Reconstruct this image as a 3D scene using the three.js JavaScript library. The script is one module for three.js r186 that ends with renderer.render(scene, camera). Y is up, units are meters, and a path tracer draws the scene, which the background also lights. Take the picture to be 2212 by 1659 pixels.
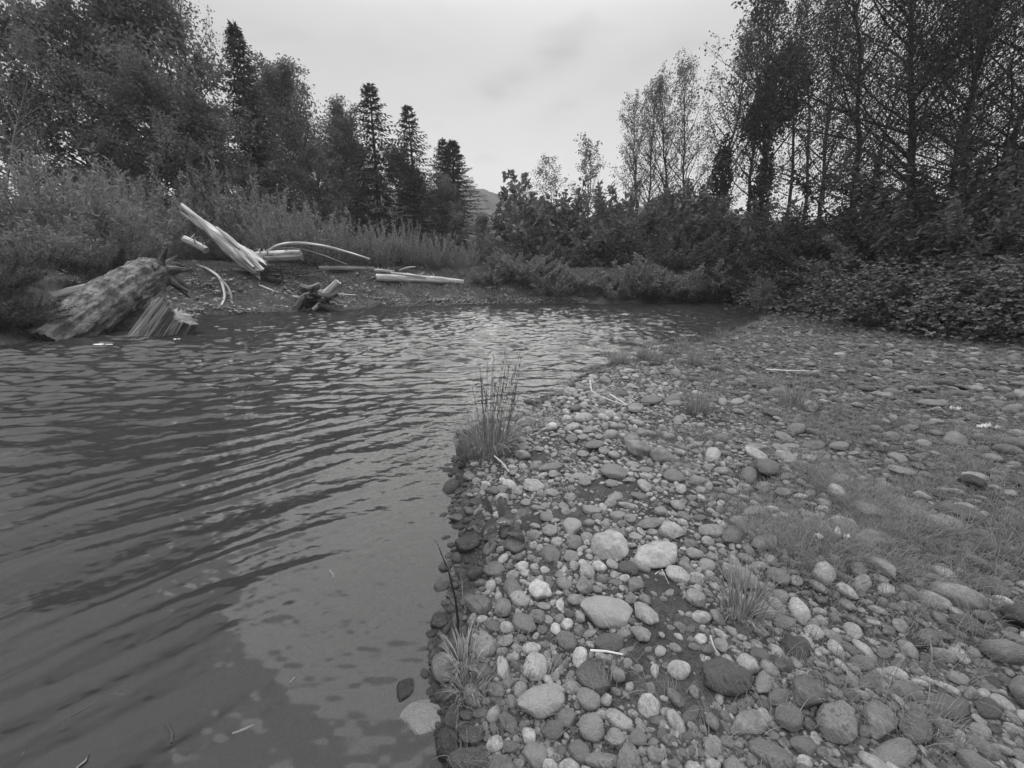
import * as THREE from 'three';
import { mergeVertices } from 'three/addons/utils/BufferGeometryUtils.js';
import { createNoise2D, createNoise3D } from 'simplex-noise';

// ---------------------------------------------------------------- camera, sky, sun, exposure
const scene = new THREE.Scene();
const EYE = 1.66, PITCH = 15 * Math.PI / 180, FOV = 90;
const camera = new THREE.PerspectiveCamera(FOV, 4 / 3, 0.05, 9000);
camera.position.set(0, EYE, 0);
camera.rotation.set(-PITCH, 0, 0);
const renderer = new THREE.WebGLRenderer({ antialias: true });
renderer.toneMapping = THREE.LinearToneMapping;
renderer.toneMappingExposure = 1.5;
renderer.shadowMap.enabled = true;
const SUN_DIR = new THREE.Vector3(-0.15, 0.58, -1).normalize();
const sun = new THREE.DirectionalLight(new THREE.Color(1, 0.985, 0.97), 1.2);
sun.position.copy(SUN_DIR).multiplyScalar(200);
sun.castShadow = true;
sun.shadow.radius = 106;
sun.shadow.camera.left = sun.shadow.camera.bottom = -80;
sun.shadow.camera.right = sun.shadow.camera.top = 80;
sun.shadow.camera.far = 500;
scene.add(sun, sun.target);
scene.fog = new THREE.FogExp2(0xd6d6d6, 0.0006);

const rngOf = (s) => () => { s = (s + 0x6d2b79f5) | 0; let t = Math.imul(s ^ (s >>> 15), 1 | s); t = (t + Math.imul(t ^ (t >>> 7), 61 | t)) ^ t; return ((t ^ (t >>> 14)) >>> 0) / 4294967296; };
const n2 = createNoise2D(rngOf(11)), n3 = createNoise3D(rngOf(12));
const { clamp, lerp, smoothstep } = THREE.MathUtils;
const V = (x, y, z) => new THREE.Vector3(x, y, z);
const lin = (t) => { const c = t / 255; return c <= 0.04045 ? c / 12.92 : ((c + 0.055) / 1.055) ** 2.4; };

// sight lines (in 2212 x 1659 units of the photograph) into the place
const F = 829.5 / Math.tan(FOV * Math.PI / 360), CP = Math.cos(PITCH), SP = Math.sin(PITCH);
function ray(X, Y) { const x = (X - 1106) / F, y = -(Y - 829.5) / F; return V(x, y * CP - SP, -(CP + y * SP)); }

{ // a thin high overcast, a little brighter towards the hidden sun, a few darker streaks
  const puffs = [[1080, 192, 0.07, 0.022, 0.16], [1205, 118, 0.07, 0.025, 0.12], [1225, 235, 0.08, 0.02, 0.09], [1400, 140, 0.1, 0.03, 0.08], [900, 60, 0.2, 0.05, 0.05]].map(([X, Y, w, h, k]) => { const q = ray(X, Y).normalize(); return [[Math.atan2(q.x, -q.z), Math.asin(q.y)], w, h, k]; });
  const W = 1024, Hh = 512, d = new Float32Array(W * Hh * 4);
  for (let j = 0; j < Hh; j++) for (let i = 0; i < W; i++) {
    const el = ((j + 0.5) / Hh - 0.5) * Math.PI, az = ((i + 0.5) / W - 0.5) * 2 * Math.PI;
    const x = Math.cos(az) * Math.cos(el), y = Math.sin(el), z = Math.sin(az) * Math.cos(el);
    let L = 0.385 + 0.06 * Math.exp(-(((Math.atan2(x, -z) + 0.02) / 0.55) ** 2) - (((el - 0.24) / 0.26) ** 2)) + 0.02 * clamp(-z, -1, 1) + (0.06 + 0.16 * Math.max(0, -z) ** 4) * Math.exp(-Math.max(y, 0) * 4.5) + 1.35 * smoothstep(y, 0.4, 0.92); // overcast: brightest overhead
    if (y > 0.02) {
      const k = 1 / (y + 0.12), u = x * k, v = z * k;
      const a = 0.5 * n2(u * 0.9 + 0.35 * v + 3, v * 2.1 - u * 0.5) + 0.3 * n2(u * 2.3 + 9, v * 4.3) + 0.2 * n2(u * 5, v * 9 + 4);
      L *= 1 - 0.13 * smoothstep(a, 0.25, 0.85) + 0.03 * a;
    }
    for (const [q, w, h, k] of puffs) { const a = Math.atan2(x, -z) - q[0], b = el - q[1] - a * 0.25; L *= 1 - k * Math.exp(-((a / w) ** 2) - (b / h) ** 2) * (0.7 + 0.5 * n2(az * 9, el * 22)); }
    const o = (j * W + i) * 4; d[o] = d[o + 1] = d[o + 2] = L; d[o + 3] = 1;
  }
  const t = new THREE.DataTexture(d, W, Hh, THREE.RGBAFormat, THREE.FloatType);
  t.mapping = THREE.EquirectangularReflectionMapping; t.magFilter = t.minFilter = THREE.LinearFilter; t.needsUpdate = true;
  scene.background = t; scene.environment = t;
}

// ---------------------------------------------------------------- bookkeeping
const counts = {};
const numbered = (n) => { const k = (counts[n] = (counts[n] ?? -1) + 1); return k ? `${n}_${String(k).padStart(3, '0')}` : n; };
function tag(o, label, category, group, kind) {
  if (label) o.userData.label = label; if (category) o.userData.category = category;
  if (group) o.userData.group = group; if (kind) o.userData.kind = kind; return o;
}
function thing(name, label, category, group) { const g = new THREE.Group(); g.name = numbered(name); scene.add(g); return tag(g, label, category, group); }
function mesh(name, geo, mat, parent) { const m = new THREE.Mesh(geo, mat); m.name = parent && parent !== scene ? name : numbered(name); m.castShadow = m.receiveShadow = true; (parent ?? scene).add(m); return m; }
function copyOf(o, name, label, group) { const c = o.clone(); c.name = numbered(name); scene.add(c); c.userData = { ...o.userData }; if (label) c.userData.label = label; if (group) c.userData.group = group; return c; }

// ---------------------------------------------------------------- survey: sight lines (2212 x 1659 units) into the place
const at = (X, Y, D) => { const r = ray(X, Y); return r.multiplyScalar(D / -r.z).add(camera.position); };
function hit(X, Y, up = 0, land = true) { // where the sight line meets the ground (or the water level)
  const r = ray(X, Y); let h = 0, p;
  for (let i = 0; i < 12; i++) { p = r.clone().multiplyScalar((h + up - EYE) / Math.min(r.y, -0.02)).add(camera.position); if (!land) break; h = lerp(h, H(p.x, p.z), 0.8); }
  return p;
}
const W0 = (X, Y) => { const r = ray(X, Y); const t = -EYE / r.y; return [r.x * t, r.z * t]; };

// ---------------------------------------------------------------- terrain
const near = [[-0.12, 9], [-0.15, 2], [-0.2, 0], W0(958, 1659), W0(935, 1480), W0(958, 1330), W0(985, 1200), W0(975, 1120), W0(983, 1000), W0(1000, 935), W0(1125, 895), W0(1200, 850), W0(1280, 800), W0(1400, 770), W0(1500, 745), W0(1580, 720), W0(1640, 693), W0(1700, 668), [27, -31], [44, -42], [80, -60]];
const far = [[80, -74], [44, -50], [30, -36], W0(1650, 655), W0(1500, 655), W0(1300, 656), W0(1106, 657), W0(950, 660), W0(800, 665), W0(690, 672), W0(560, 676), W0(430, 684), [-13.4, -15.5], [-13.6, -12], [-14.2, -9], [-15.5, -4], [-17, 9]];
const edges = [];
for (let i = 0; i + 1 < near.length; i++) edges.push([near[i], near[i + 1], 0]);
edges.push([near.at(-1), far[0], 1]);
for (let i = 0; i + 1 < far.length; i++) edges.push([far[i], far[i + 1], 1]);
edges.push([far.at(-1), near[0], 1]);
function shore(x, z) { // signed distance to the waterline (positive on land) and which bank
  let best = 1e9, side = 0, inside = false;
  for (const [a, b, k] of edges) {
    const ex = b[0] - a[0], ez = b[1] - a[1], t = clamp(((x - a[0]) * ex + (z - a[1]) * ez) / (ex * ex + ez * ez), 0, 1);
    const dx = x - a[0] - ex * t, dz = z - a[1] - ez * t, d = dx * dx + dz * dz;
    if (d < best) { best = d; side = k; }
    if ((a[1] > z) !== (b[1] > z) && x < a[0] + (z - a[1]) / ez * ex) inside = !inside;
  }
  const fz = smoothstep(Math.hypot(x, z), 5, 12), w = 0.11 * n2(x * 1.3, z * 1.3) + 0.07 * n2(x * 4, z * 4 + 7) + fz * 0.25 * n2(x * 0.42 + 3, z * 0.42);
  return [(inside ? -1 : 1) * Math.sqrt(best) + (side ? 3 : 1) * w * 0.6, side];
}
function H(x, z) {
  const [sd, side] = shore(x, z);
  const bumps = 0.035 * n2(x * 0.8 + 5, z * 0.8) + 0.014 * n2(x * 2.6, z * 2.6 + 3);
  if (!side) {
    if (sd < 0) return -0.2 * (1 - Math.exp(sd / 0.8)) - 0.55 * (1 - Math.exp(sd / 4)) + bumps * Math.min(1, -sd);
    return 0.05 * smoothstep(sd, 0, 0.25) + 0.22 * (1 - Math.exp(-sd / 2.4)) + 0.16 * Math.max(0, sd - 7) * smoothstep(sd, 7, 10) * (sd < 17 ? 1 : 17 / sd) + bumps * Math.min(1, sd * 1.5);
  }
  if (sd < 0) return -0.9 * (1 - Math.exp(sd / 1.2)) + bumps;
  return 0.15 * smoothstep(sd, 0, 0.35) + 2.5 * smoothstep(sd, -0.6, 6) + 0.5 * smoothstep(sd, 6, 16) + bumps * 2.5 * Math.min(1, sd) + 0.4 * n2(x * 0.05, z * 0.05) * smoothstep(sd, 10, 60);
}
function stops(a, b, fine, k, c = 0) { const s = [a]; let v = a; while (v < b) { v += Math.max(fine, k * Math.abs(v - c)); s.push(Math.min(v, b)); } return s; }
function sheet(xs, zs, hf, keep, uvK) {
  const nx = xs.length, nz = zs.length, h = new Float32Array(nx * nz), P = [], U = [], I = [], id = new Int32Array(nx * nz).fill(-1);
  for (let j = 0; j < nz; j++) for (let i = 0; i < nx; i++) h[j * nx + i] = hf(xs[i], zs[j]);
  const v = (i, j) => { const k = j * nx + i; if (id[k] < 0) { id[k] = P.length / 3; P.push(xs[i], h[k], zs[j]); U.push(xs[i] * uvK, zs[j] * uvK); } return id[k]; };
  for (let j = 0; j + 1 < nz; j++) for (let i = 0; i + 1 < nx; i++) {
    if (!keep((xs[i] + xs[i + 1]) / 2, (zs[j] + zs[j + 1]) / 2, xs[i + 1] - xs[i])) continue;
    const a = v(i, j), b = v(i + 1, j), c = v(i + 1, j + 1), d = v(i, j + 1); I.push(a, d, b, b, d, c);
  }
  const g = new THREE.BufferGeometry();
  g.setAttribute('position', new THREE.Float32BufferAttribute(P, 3)); g.setAttribute('uv', new THREE.Float32BufferAttribute(U, 2));
  g.setIndex(I); g.computeVertexNormals(); return g;
}

// ---------------------------------------------------------------- textures and materials
function noiseTex(N, octs, seed, lo, hi, shape = (v) => v, srgb = true) { // tileable value noise
  const r = rngOf(seed), out = new Float32Array(N * N); let tot = 0;
  for (const [px, py, amp] of octs) {
    const g = Float32Array.from({ length: px * py }, () => r()); tot += amp;
    for (let j = 0; j < N; j++) for (let i = 0; i < N; i++) {
      const x = i / N * px, y = j / N * py, ix = Math.floor(x), iy = Math.floor(y); let fx = x - ix, fy = y - iy; fx = fx * fx * (3 - 2 * fx); fy = fy * fy * (3 - 2 * fy);
      const q = (a, b) => g[(b % py) * px + (a % px)];
      out[j * N + i] += amp * lerp(lerp(q(ix, iy), q(ix + 1, iy), fx), lerp(q(ix, iy + 1), q(ix + 1, iy + 1), fx), fy);
    }
  }
  const d = new Uint8Array(N * N * 4);
  for (let k = 0; k < N * N; k++) { const v = clamp(lerp(lo, hi, shape(out[k] / tot)), 0, 255); d[k * 4] = d[k * 4 + 1] = d[k * 4 + 2] = v; d[k * 4 + 3] = 255; }
  const t = new THREE.DataTexture(d, N, N); t.wrapS = t.wrapT = THREE.RepeatWrapping; t.magFilter = t.minFilter = THREE.LinearFilter;
  if (srgb) t.colorSpace = THREE.SRGBColorSpace; t.needsUpdate = true; return t;
}
const contrast = (k) => (v) => clamp((v - 0.5) * k + 0.5, 0, 1);
const T = {
  earth: noiseTex(512, [[6, 6, 1], [17, 17, 0.8], [60, 60, 0.7], [170, 170, 0.6]], 1, 150, 255, contrast(2)),
  earthBump: noiseTex(512, [[17, 17, 0.8], [60, 60, 0.7], [170, 170, 0.5]], 1, 0, 255, contrast(1.6), false),
  stone: noiseTex(512, [[5, 5, 1], [14, 14, 0.9], [40, 40, 0.7], [130, 130, 0.6]], 2, 190, 255, contrast(2.2)),
  spots: noiseTex(512, [[9, 9, 1], [26, 26, 0.8], [150, 150, 0.4]], 3, 110, 255, (v) => 0.72 + 0.28 * clamp((v - 0.5) * 2.5 + 0.5, 0, 1) - 0.5 * smoothstep(v, 0.62, 0.68)),
  veins: noiseTex(512, [[4, 5, 1], [9, 11, 0.6], [60, 60, 0.8]], 4, 150, 255, (v) => 0.5 + 0.25 * contrast(1.5)(v) + 0.3 * Math.exp(-(((v - 0.5) / 0.012) ** 2))),
  stoneBump: noiseTex(512, [[14, 14, 1], [50, 50, 0.6], [160, 160, 0.5]], 5, 0, 255, contrast(1.5), false),
  grain: noiseTex(512, [[40, 2, 1], [90, 4, 0.9], [200, 10, 0.7], [9, 3, 0.9]], 6, 140, 255, contrast(2)),
  grainBump: noiseTex(512, [[30, 2, 1], [80, 4, 0.8], [180, 12, 0.5]], 6, 0, 255, contrast(1.8), false),
  bark: noiseTex(512, [[24, 5, 1], [60, 16, 0.9], [12, 12, 0.8], [150, 60, 0.6]], 7, 90, 255, contrast(2)),
  ripple: noiseTex(512, [[10, 16, 1], [22, 34, 0.7], [48, 70, 0.4]], 8, 0, 255, contrast(1.3), false),
};
const rep = (t, x, y = x) => { const c = t.clone(); c.repeat.set(x, y); c.needsUpdate = true; return c; };
const std = (tone, o = {}) => new THREE.MeshStandardMaterial({ color: new THREE.Color().setRGB(tone, tone, tone), roughness: 0.95, ...o });
const leafMat = (tone, through = 0.35) => new THREE.MeshPhysicalMaterial({ color: new THREE.Color().setRGB(tone, tone, tone), roughness: 0.9, transmission: through, thickness: 0, specularIntensity: 0.35, vertexColors: true, side: THREE.DoubleSide });
const M = {
  mud: std(0.055, { map: T.earth, bumpMap: T.earthBump, bumpScale: 0.02, roughness: 0.8 }),
  bank: std(0.13, { map: T.earth, bumpMap: T.earthBump, bumpScale: 0.05 }),
  hill: std(0.045, { map: rep(T.earth, 1) }),
  bark: std(0.1, { map: T.bark, bumpMap: T.bark, bumpScale: 0.02 }),
  whiteBark: std(0.42, { map: T.bark, bumpMap: T.bark, bumpScale: 0.01 }),
  paleBark: std(0.2, { map: T.bark, bumpMap: T.bark, bumpScale: 0.01 }),
  twig: std(0.12), paleTwig: std(0.5),
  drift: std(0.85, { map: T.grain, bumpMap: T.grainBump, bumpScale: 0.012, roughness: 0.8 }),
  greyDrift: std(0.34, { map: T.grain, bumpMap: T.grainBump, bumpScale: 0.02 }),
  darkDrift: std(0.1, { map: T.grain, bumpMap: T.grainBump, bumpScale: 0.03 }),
  rotten: std(0.22, { map: T.bark, bumpMap: T.bark, bumpScale: 0.035 }),
  broadleaf: leafMat(0.17), broadleafPale: leafMat(0.22), conifer: leafMat(0.11, 0.15), nearLeaf: leafMat(0.058, 0.25), alder: leafMat(0.17), willow: leafMat(0.26), bramble: leafMat(0.14, 0.25), shrub: leafMat(0.14),
  ivy: leafMat(0.04, 0.15), grass: leafMat(0.23, 0.45), dryGrass: leafMat(0.42, 0.3), wilted: leafMat(0.11, 0.3),
  water: new THREE.MeshPhysicalMaterial({ color: new THREE.Color().setRGB(0.1, 0.1, 0.1), roughness: 0.14, ior: 1.33, transmission: 0.74, thickness: 1, bumpMap: rep(T.ripple, 0.5), bumpScale: 0.01 }),
};
const SK = 0.62; // photographed stone brightness to base colour
const stoneMats = new Map();
function stoneMat(tone, wet, kind) {
  const q = Math.round(tone / 10) * 10, key = q + (wet ? 'w' : '') + kind;
  if (!stoneMats.has(key)) { const a = clamp(lin(q) / SK * 0.8, 0.03, 0.75); stoneMats.set(key, std(a, { map: [T.stone, T.spots, T.veins][kind], bumpMap: T.stoneBump, bumpScale: 0.006, roughness: wet ? 0.3 : 0.85 })); }
  return stoneMats.get(key);
}

// ---------------------------------------------------------------- ground sheets
const BX = [-3, 24], BZ = [-30, 3.5];
const inBar = (x, z) => Math.min(x - BX[0], BX[1] - x, z - BZ[0], BZ[1] - z);
{
  const xs = stops(-3000, 3000, 0.45, 0.045), zs = stops(-3000, 600, 0.45, 0.045);
  const g = sheet(xs, zs, (x, z) => H(x, z) - 0.45 * smoothstep(inBar(x, z), 0.3, 1.8), () => true, 0.7);
  tag(mesh('ground', g, M.bank), null, null, null, 'structure');
}
const bar = mesh('gravel_bar', sheet(stops(BX[0], BX[1], 0.07, 0.012), stops(BZ[0], BZ[1], 0.07, 0.012), (x, z) => H(x, z) + 0.004 - 0.3 * smoothstep(-inBar(x, z), -0.25, 0), () => true, 0.9), M.mud);
tag(bar, null, null, null, 'structure');

// ---------------------------------------------------------------- river
function wave(x, z) {
  const r = Math.hypot(x, z), [sd] = shore(x, z), calm = smoothstep(-sd, 0, lerp(1.2, 0.15, smoothstep(r, 4, 9)));
  const c1 = 0.73, s1 = -0.68, u = x * c1 + z * s1, v = -x * s1 + z * c1; // crests along u near the bar
  const a2 = 0.12, u2 = x * Math.cos(a2) - z * Math.sin(a2), v2 = x * Math.sin(a2) + z * Math.cos(a2);
  const wu = 0.16 * n2(u * 0.35, v * 0.35), wv = 0.12 * n2(u2 * 0.3 + 7, v2 * 0.3);
  const nearW = 1 - smoothstep(r, 3, 6.5);
  const rg = (q, k) => Math.pow(1 - Math.min(1, Math.abs(q) * 1.15), k);
  const A = rg(n2(u * 0.22 + 3, (v + wu) * 1.5), 3) + 0.45 * rg(n2(u * 0.4 + 17, (v + wu * 0.7) * 2.6 + 5), 3);
  const B = n2(u2 * 0.4, (v2 + wv) * 2.3 + 9) + 0.5 * n2(u2 * 1.3, (v2 + wv) * 5 + 2);
  const xc = x + 0.3 * n2(z * 0.9, x * 0.3), C = n2(xc * 0.6 + 31, z * 2 + 0.25 * x) + 0.6 * n2(xc * 1.3, z * 4.2 + 0.4 * x + 13) + 0.32 * n2(xc * 2.6 + 3, z * 8.5);
  const chop = smoothstep(r, 3.5, 11), away = smoothstep(-sd, 0.3, 2);
  return calm * (0.038 * nearW * A * (0.35 + 0.65 * away) + 0.026 * lerp(1, 0.75, smoothstep(r, 6, 13)) * (1 - nearW) * B * (0.6 + 0.4 * n2(x * 0.2, z * 0.2)) + (0.0022 + 0.05 * chop) * C);
}
tag(mesh('river', sheet(stops(-46, 34, 0.04, 0.0085), stops(-52, 4, 0.04, 0.0085), wave, (x, z, s) => H(x, z) < 0.12 + s * 0.6, 1), M.water), null, null, null, 'structure');

// ---------------------------------------------------------------- far ridges
function ridge(X, label, D, prof, deep, seed) {
  const P = [], I = [], U = [], nu = 90, nv = 14;
  for (let j = 0; j <= nv; j++) for (let i = 0; i <= nu; i++) {
    const f = i / nu, Xp = lerp(X[0], X[1], f), top = at(Xp, prof(Xp), D), s = j / nv;
    const base = at(Xp, 607, D - deep), p = V(lerp(base.x, top.x, s), lerp(-2, top.y, Math.pow(s, 0.9)), lerp(base.z, top.z, s));
    const k = s * 7 + D * 0.002; p.y += k * n2(f * 5 + seed, s * 3) * 0.35 + k * 0.12 * n2(f * 40 + seed, s * 12); p.z += 9 * n2(f * 14, s * 5 + seed);
    P.push(p.x, p.y, p.z); U.push(p.x * 0.03, p.y * 0.05);
  }
  for (let j = 0; j < nv; j++) for (let i = 0; i < nu; i++) { const a = j * (nu + 1) + i, b = a + 1, c = a + nu + 1, d = c + 1; I.push(a, b, c, b, d, c); }
  const g = new THREE.BufferGeometry(); g.setAttribute('position', new THREE.Float32BufferAttribute(P, 3)); g.setAttribute('uv', new THREE.Float32BufferAttribute(U, 2)); g.setIndex(I); g.computeVertexNormals();
  tag(mesh('hills', g, M.hill), null, null, null, 'structure');
}
ridge([700, 1330], '', 430, (X) => 402 + 32 * smoothstep(X, 1020, 1130) + 40 * smoothstep(X, 1130, 1280) + 14 * (1 - smoothstep(X, 900, 1000)), 180, 1);
ridge([1180, 1900], '', 360, (X) => 480 - 66 * Math.exp(-(((X - 1475) / 110) ** 2)), 120, 4);

// ---------------------------------------------------------------- geometry makers
class MB {
  constructor() { this.p = []; this.c = []; this.u = []; }
  tri(a, b, c, t = 1) { for (const q of [a, b, c]) { this.p.push(q.x, q.y, q.z); this.c.push(t, t, t); this.u.push(0, 0); } }
  tube(pts, r, sides = 5) {
    const rings = []; let along = 0;
    const side0 = V(0.31, 0.2, 0.93);
    for (let k = 0; k < pts.length; k++) {
      const d = pts[Math.min(k + 1, pts.length - 1)].clone().sub(pts[Math.max(k - 1, 0)]).normalize();
      const a = side0.clone().addScaledVector(d, -side0.dot(d)).normalize(), b = d.clone().cross(a), ring = [];
      if (k) along += pts[k].distanceTo(pts[k - 1]);
      for (let s = 0; s <= sides; s++) { const q = s / sides * 2 * Math.PI; ring.push([pts[k].clone().addScaledVector(a, Math.cos(q) * r[k]).addScaledVector(b, Math.sin(q) * r[k]), s / sides, along * 0.5]); }
      rings.push(ring);
    }
    const put = (...vs) => { for (const [q, u, w] of vs) { this.p.push(q.x, q.y, q.z); this.c.push(1, 1, 1); this.u.push(u, w); } };
    for (let k = 0; k + 1 < rings.length; k++) for (let s = 0; s < sides; s++) { const A = rings[k][s], B = rings[k][s + 1], C = rings[k + 1][s + 1], D = rings[k + 1][s]; put(A, B, D); put(B, C, D); }
  }
  leaf(p, d, n, len, wid, tone, fold = 0.25) {
    const s = d.clone().cross(n).normalize(), m = p.clone().addScaledVector(d, len * 0.45).addScaledVector(n, wid * fold), tip = p.clone().addScaledVector(d, len);
    const l = m.clone().addScaledVector(s, -wid / 2), r = m.clone().addScaledVector(s, wid / 2); m.addScaledVector(n, -wid * fold);
    this.tri(p, r, tip, tone); this.tri(p, tip, l, tone);
  }
  blade(p, az, len, lean, wid, tone, segs = 4) {
    const dx = Math.cos(az), dz = Math.sin(az), sx = -dz, sz = dx; let prev = null;
    for (let k = 0; k <= segs; k++) {
      const f = k / segs, a = lean * (0.25 + 1.1 * f * f), w = wid * (1 - f * 0.92) / 2;
      const q = k ? prev.q.clone().add(V(dx * Math.sin(a), Math.cos(a), dz * Math.sin(a)).multiplyScalar(len / segs)) : p.clone();
      const cur = { q, l: q.clone().add(V(sx * w, 0, sz * w)), r: q.clone().add(V(-sx * w, 0, -sz * w)) };
      if (prev) { this.tri(prev.l, prev.r, cur.r, tone); this.tri(prev.l, cur.r, cur.l, tone); }
      prev = cur;
    }
    return prev.q;
  }
  geo(smooth = false) {
    let g = new THREE.BufferGeometry();
    g.setAttribute('position', new THREE.Float32BufferAttribute(this.p, 3)); g.setAttribute('color', new THREE.Float32BufferAttribute(this.c, 3)); g.setAttribute('uv', new THREE.Float32BufferAttribute(this.u, 2));
    if (smooth) g = mergeVertices(g, 1e-4);
    g.computeVertexNormals(); return g;
  }
}
const onSphere = (r) => { const z = r() * 2 - 1, a = r() * 6.2832, s = Math.sqrt(1 - z * z); return V(s * Math.cos(a), z, s * Math.sin(a)); };
const gauss = (r) => (r() + r() + r() - 1.5) * 1.15;

// broadleaf tree: trunk, limbs and twigs in one mesh for trunk + limbs, leaves in another
function makeTree(seed, o) {
  const r = rngOf(seed), wood = new MB(), limbs = new MB(), leaves = new MB();
  const pts = [], rad = [], N = 12, bend = V(0, 0, 0);
  for (let k = 0; k <= N; k++) {
    const f = k / N; bend.x += gauss(r) * 0.018 * o.H; bend.z += gauss(r) * 0.018 * o.H;
    pts.push(V(bend.x * f + (o.lean ?? 0) * f * o.H, f * o.H * 0.96 - 0.3, bend.z * f)); rad.push(o.r0 * (1 - f * 0.93) * (1 + 0.6 * Math.exp(-f * 25)));
  }
  wood.tube(pts, rad, 8);
  const onTrunk = (t) => { const x = t * N, i = Math.min(N - 1, Math.floor(x)); return [pts[i].clone().lerp(pts[i + 1], x - i), lerp(rad[i], rad[i + 1], x - i)]; };
  const leafAt = (q) => {
    for (let k = 0; k < o.leaves; k++) {
      const p = q.clone().add(onSphere(r).multiplyScalar(o.cloud * Math.cbrt(r())));
      const d = onSphere(r); d.y -= 0.35; d.normalize(); const n = onSphere(r); n.y += 0.7; n.normalize();
      leaves.leaf(p, d, n, o.leaf * (0.65 + 0.7 * r()), o.leaf * (o.slim ?? 0.62) * (0.7 + 0.6 * r()), 0.75 + 0.5 * r());
    }
  };
  for (let i = 0; i < o.limbs; i++) {
    const t = o.bare + (0.985 - o.bare) * Math.pow((i + r() * 0.9) / o.limbs, o.pow ?? 0.9), [s, tr] = onTrunk(t), f = (t - o.bare) / (1 - o.bare);
    const az = i * 2.4 + gauss(r), el = lerp(o.el[0], o.el[1], f) + gauss(r) * 0.2, len = o.spread * (o.shape ? o.shape(f) : Math.sqrt(Math.max(0.05, 1 - f * f * 0.9)) * (0.55 + 0.45 * Math.sin(Math.min(1, f * 2.2 + 0.25) * 1.57))) * (0.65 + 0.6 * r());
    const d = V(Math.cos(az) * Math.cos(el), Math.sin(el), Math.sin(az) * Math.cos(el)), path = [s], pr = [Math.min(tr * 0.6, (o.slender ?? 0.012) * len + 0.008)];
    for (let k = 1; k <= 6; k++) { d.y += o.rise ?? 0.05; d.x += gauss(r) * 0.2; d.z += gauss(r) * 0.2; d.y += gauss(r) * 0.1; d.normalize(); path.push(path[k - 1].clone().addScaledVector(d, len / 6)); pr.push(pr[0] * (1 - k / 6.6)); }
    limbs.tube(path, pr, 4);
    for (let j = 0; j < o.sub; j++) {
      const x = lerp(o.subFrom ?? 0.25, 1, (j + r()) / o.sub) * 5.99, q = path[Math.floor(x)].clone().lerp(path[Math.floor(x) + 1], x % 1);
      const dd = d.clone().add(onSphere(r).multiplyScalar(0.95)); dd.y += 0.2; dd.normalize(); const l = len * (0.2 + 0.22 * r()) * (1.15 - x / 9), tip = q.clone().addScaledVector(dd, l), mid = q.clone().lerp(tip, 0.5).add(onSphere(r).multiplyScalar(l * 0.1));
      limbs.tube([q, mid, tip], [pr[0] * 0.28, pr[0] * 0.2, 0.006], 3);
      if (r() < (o.leafy ?? 1)) { leafAt(tip); leafAt(mid); }
      if (o.fine) for (let m = 0; m < o.fine; m++) { const b = q.clone().lerp(tip, 0.3 + 0.7 * r()), e = b.clone().add(onSphere(r).multiplyScalar(l * 0.45)); e.y += l * 0.12; limbs.tube([b, e], [0.009, 0.005], 3); if (r() < (o.leafy ?? 1)) leafAt(e); }
    }
  }
  return { wood: wood.geo(true), limbs: limbs.geo(true), leaves: leaves.geo(), H: o.H };
}
function makeConifer(seed, o) {
  const r = rngOf(seed), wood = new MB(), lv = new MB(), N = o.n;
  wood.tube([V(0, -0.3, 0), V(0, o.H * 0.5, 0), V(0, o.H, 0)], [o.H * 0.014, o.H * 0.008, 0.02], 7);
  for (let i = 0; i < N; i++) {
    const f = Math.pow((i + r()) / N, 0.8), y = o.H * (0.06 + 0.915 * (Math.round(f * o.tiers + gauss(r) * 0.22) / o.tiers)), az = i * 2.39996 + gauss(r) * 0.4, L = o.R * (Math.pow(1 - f, 0.76) * (0.5 + 0.6 * r()) + 0.015), droop = lerp(-0.4, 0.35, f * f) + gauss(r) * 0.16;
    const d = V(Math.cos(az) * Math.cos(droop), Math.sin(droop), Math.sin(az) * Math.cos(droop)), s = V(0, y, 0), side = V(-Math.sin(az), 0, Math.cos(az)), m = Math.max(4, Math.round(L / o.step));
    let q = s.clone();
    for (let k = 0; k < m; k++) {
      d.y += 0.03; d.normalize(); q = q.clone().addScaledVector(d, L / m); const g = k / m;
      for (let e = 0; e < 5; e++) {
        const sg = e % 2 ? 1 : -1, dir = d.clone().multiplyScalar(0.5 + r() * 0.5).addScaledVector(side, sg * (0.4 + r() * 0.7)).add(V(0, -0.35 - 0.35 * r() + (e > 3 ? 0.9 : 0), 0)).normalize();
        lv.leaf(q, dir, V(0, 1, 0).addScaledVector(side, gauss(r) * 0.6).normalize(), o.spray * (1.15 - g * 0.55) * (0.6 + 0.7 * r()), o.spray * 0.3, 0.75 + 0.5 * r(), 0.1);
      }
    }
  }
  return { wood: wood.geo(true), leaves: lv.geo(), H: o.H };
}
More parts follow.
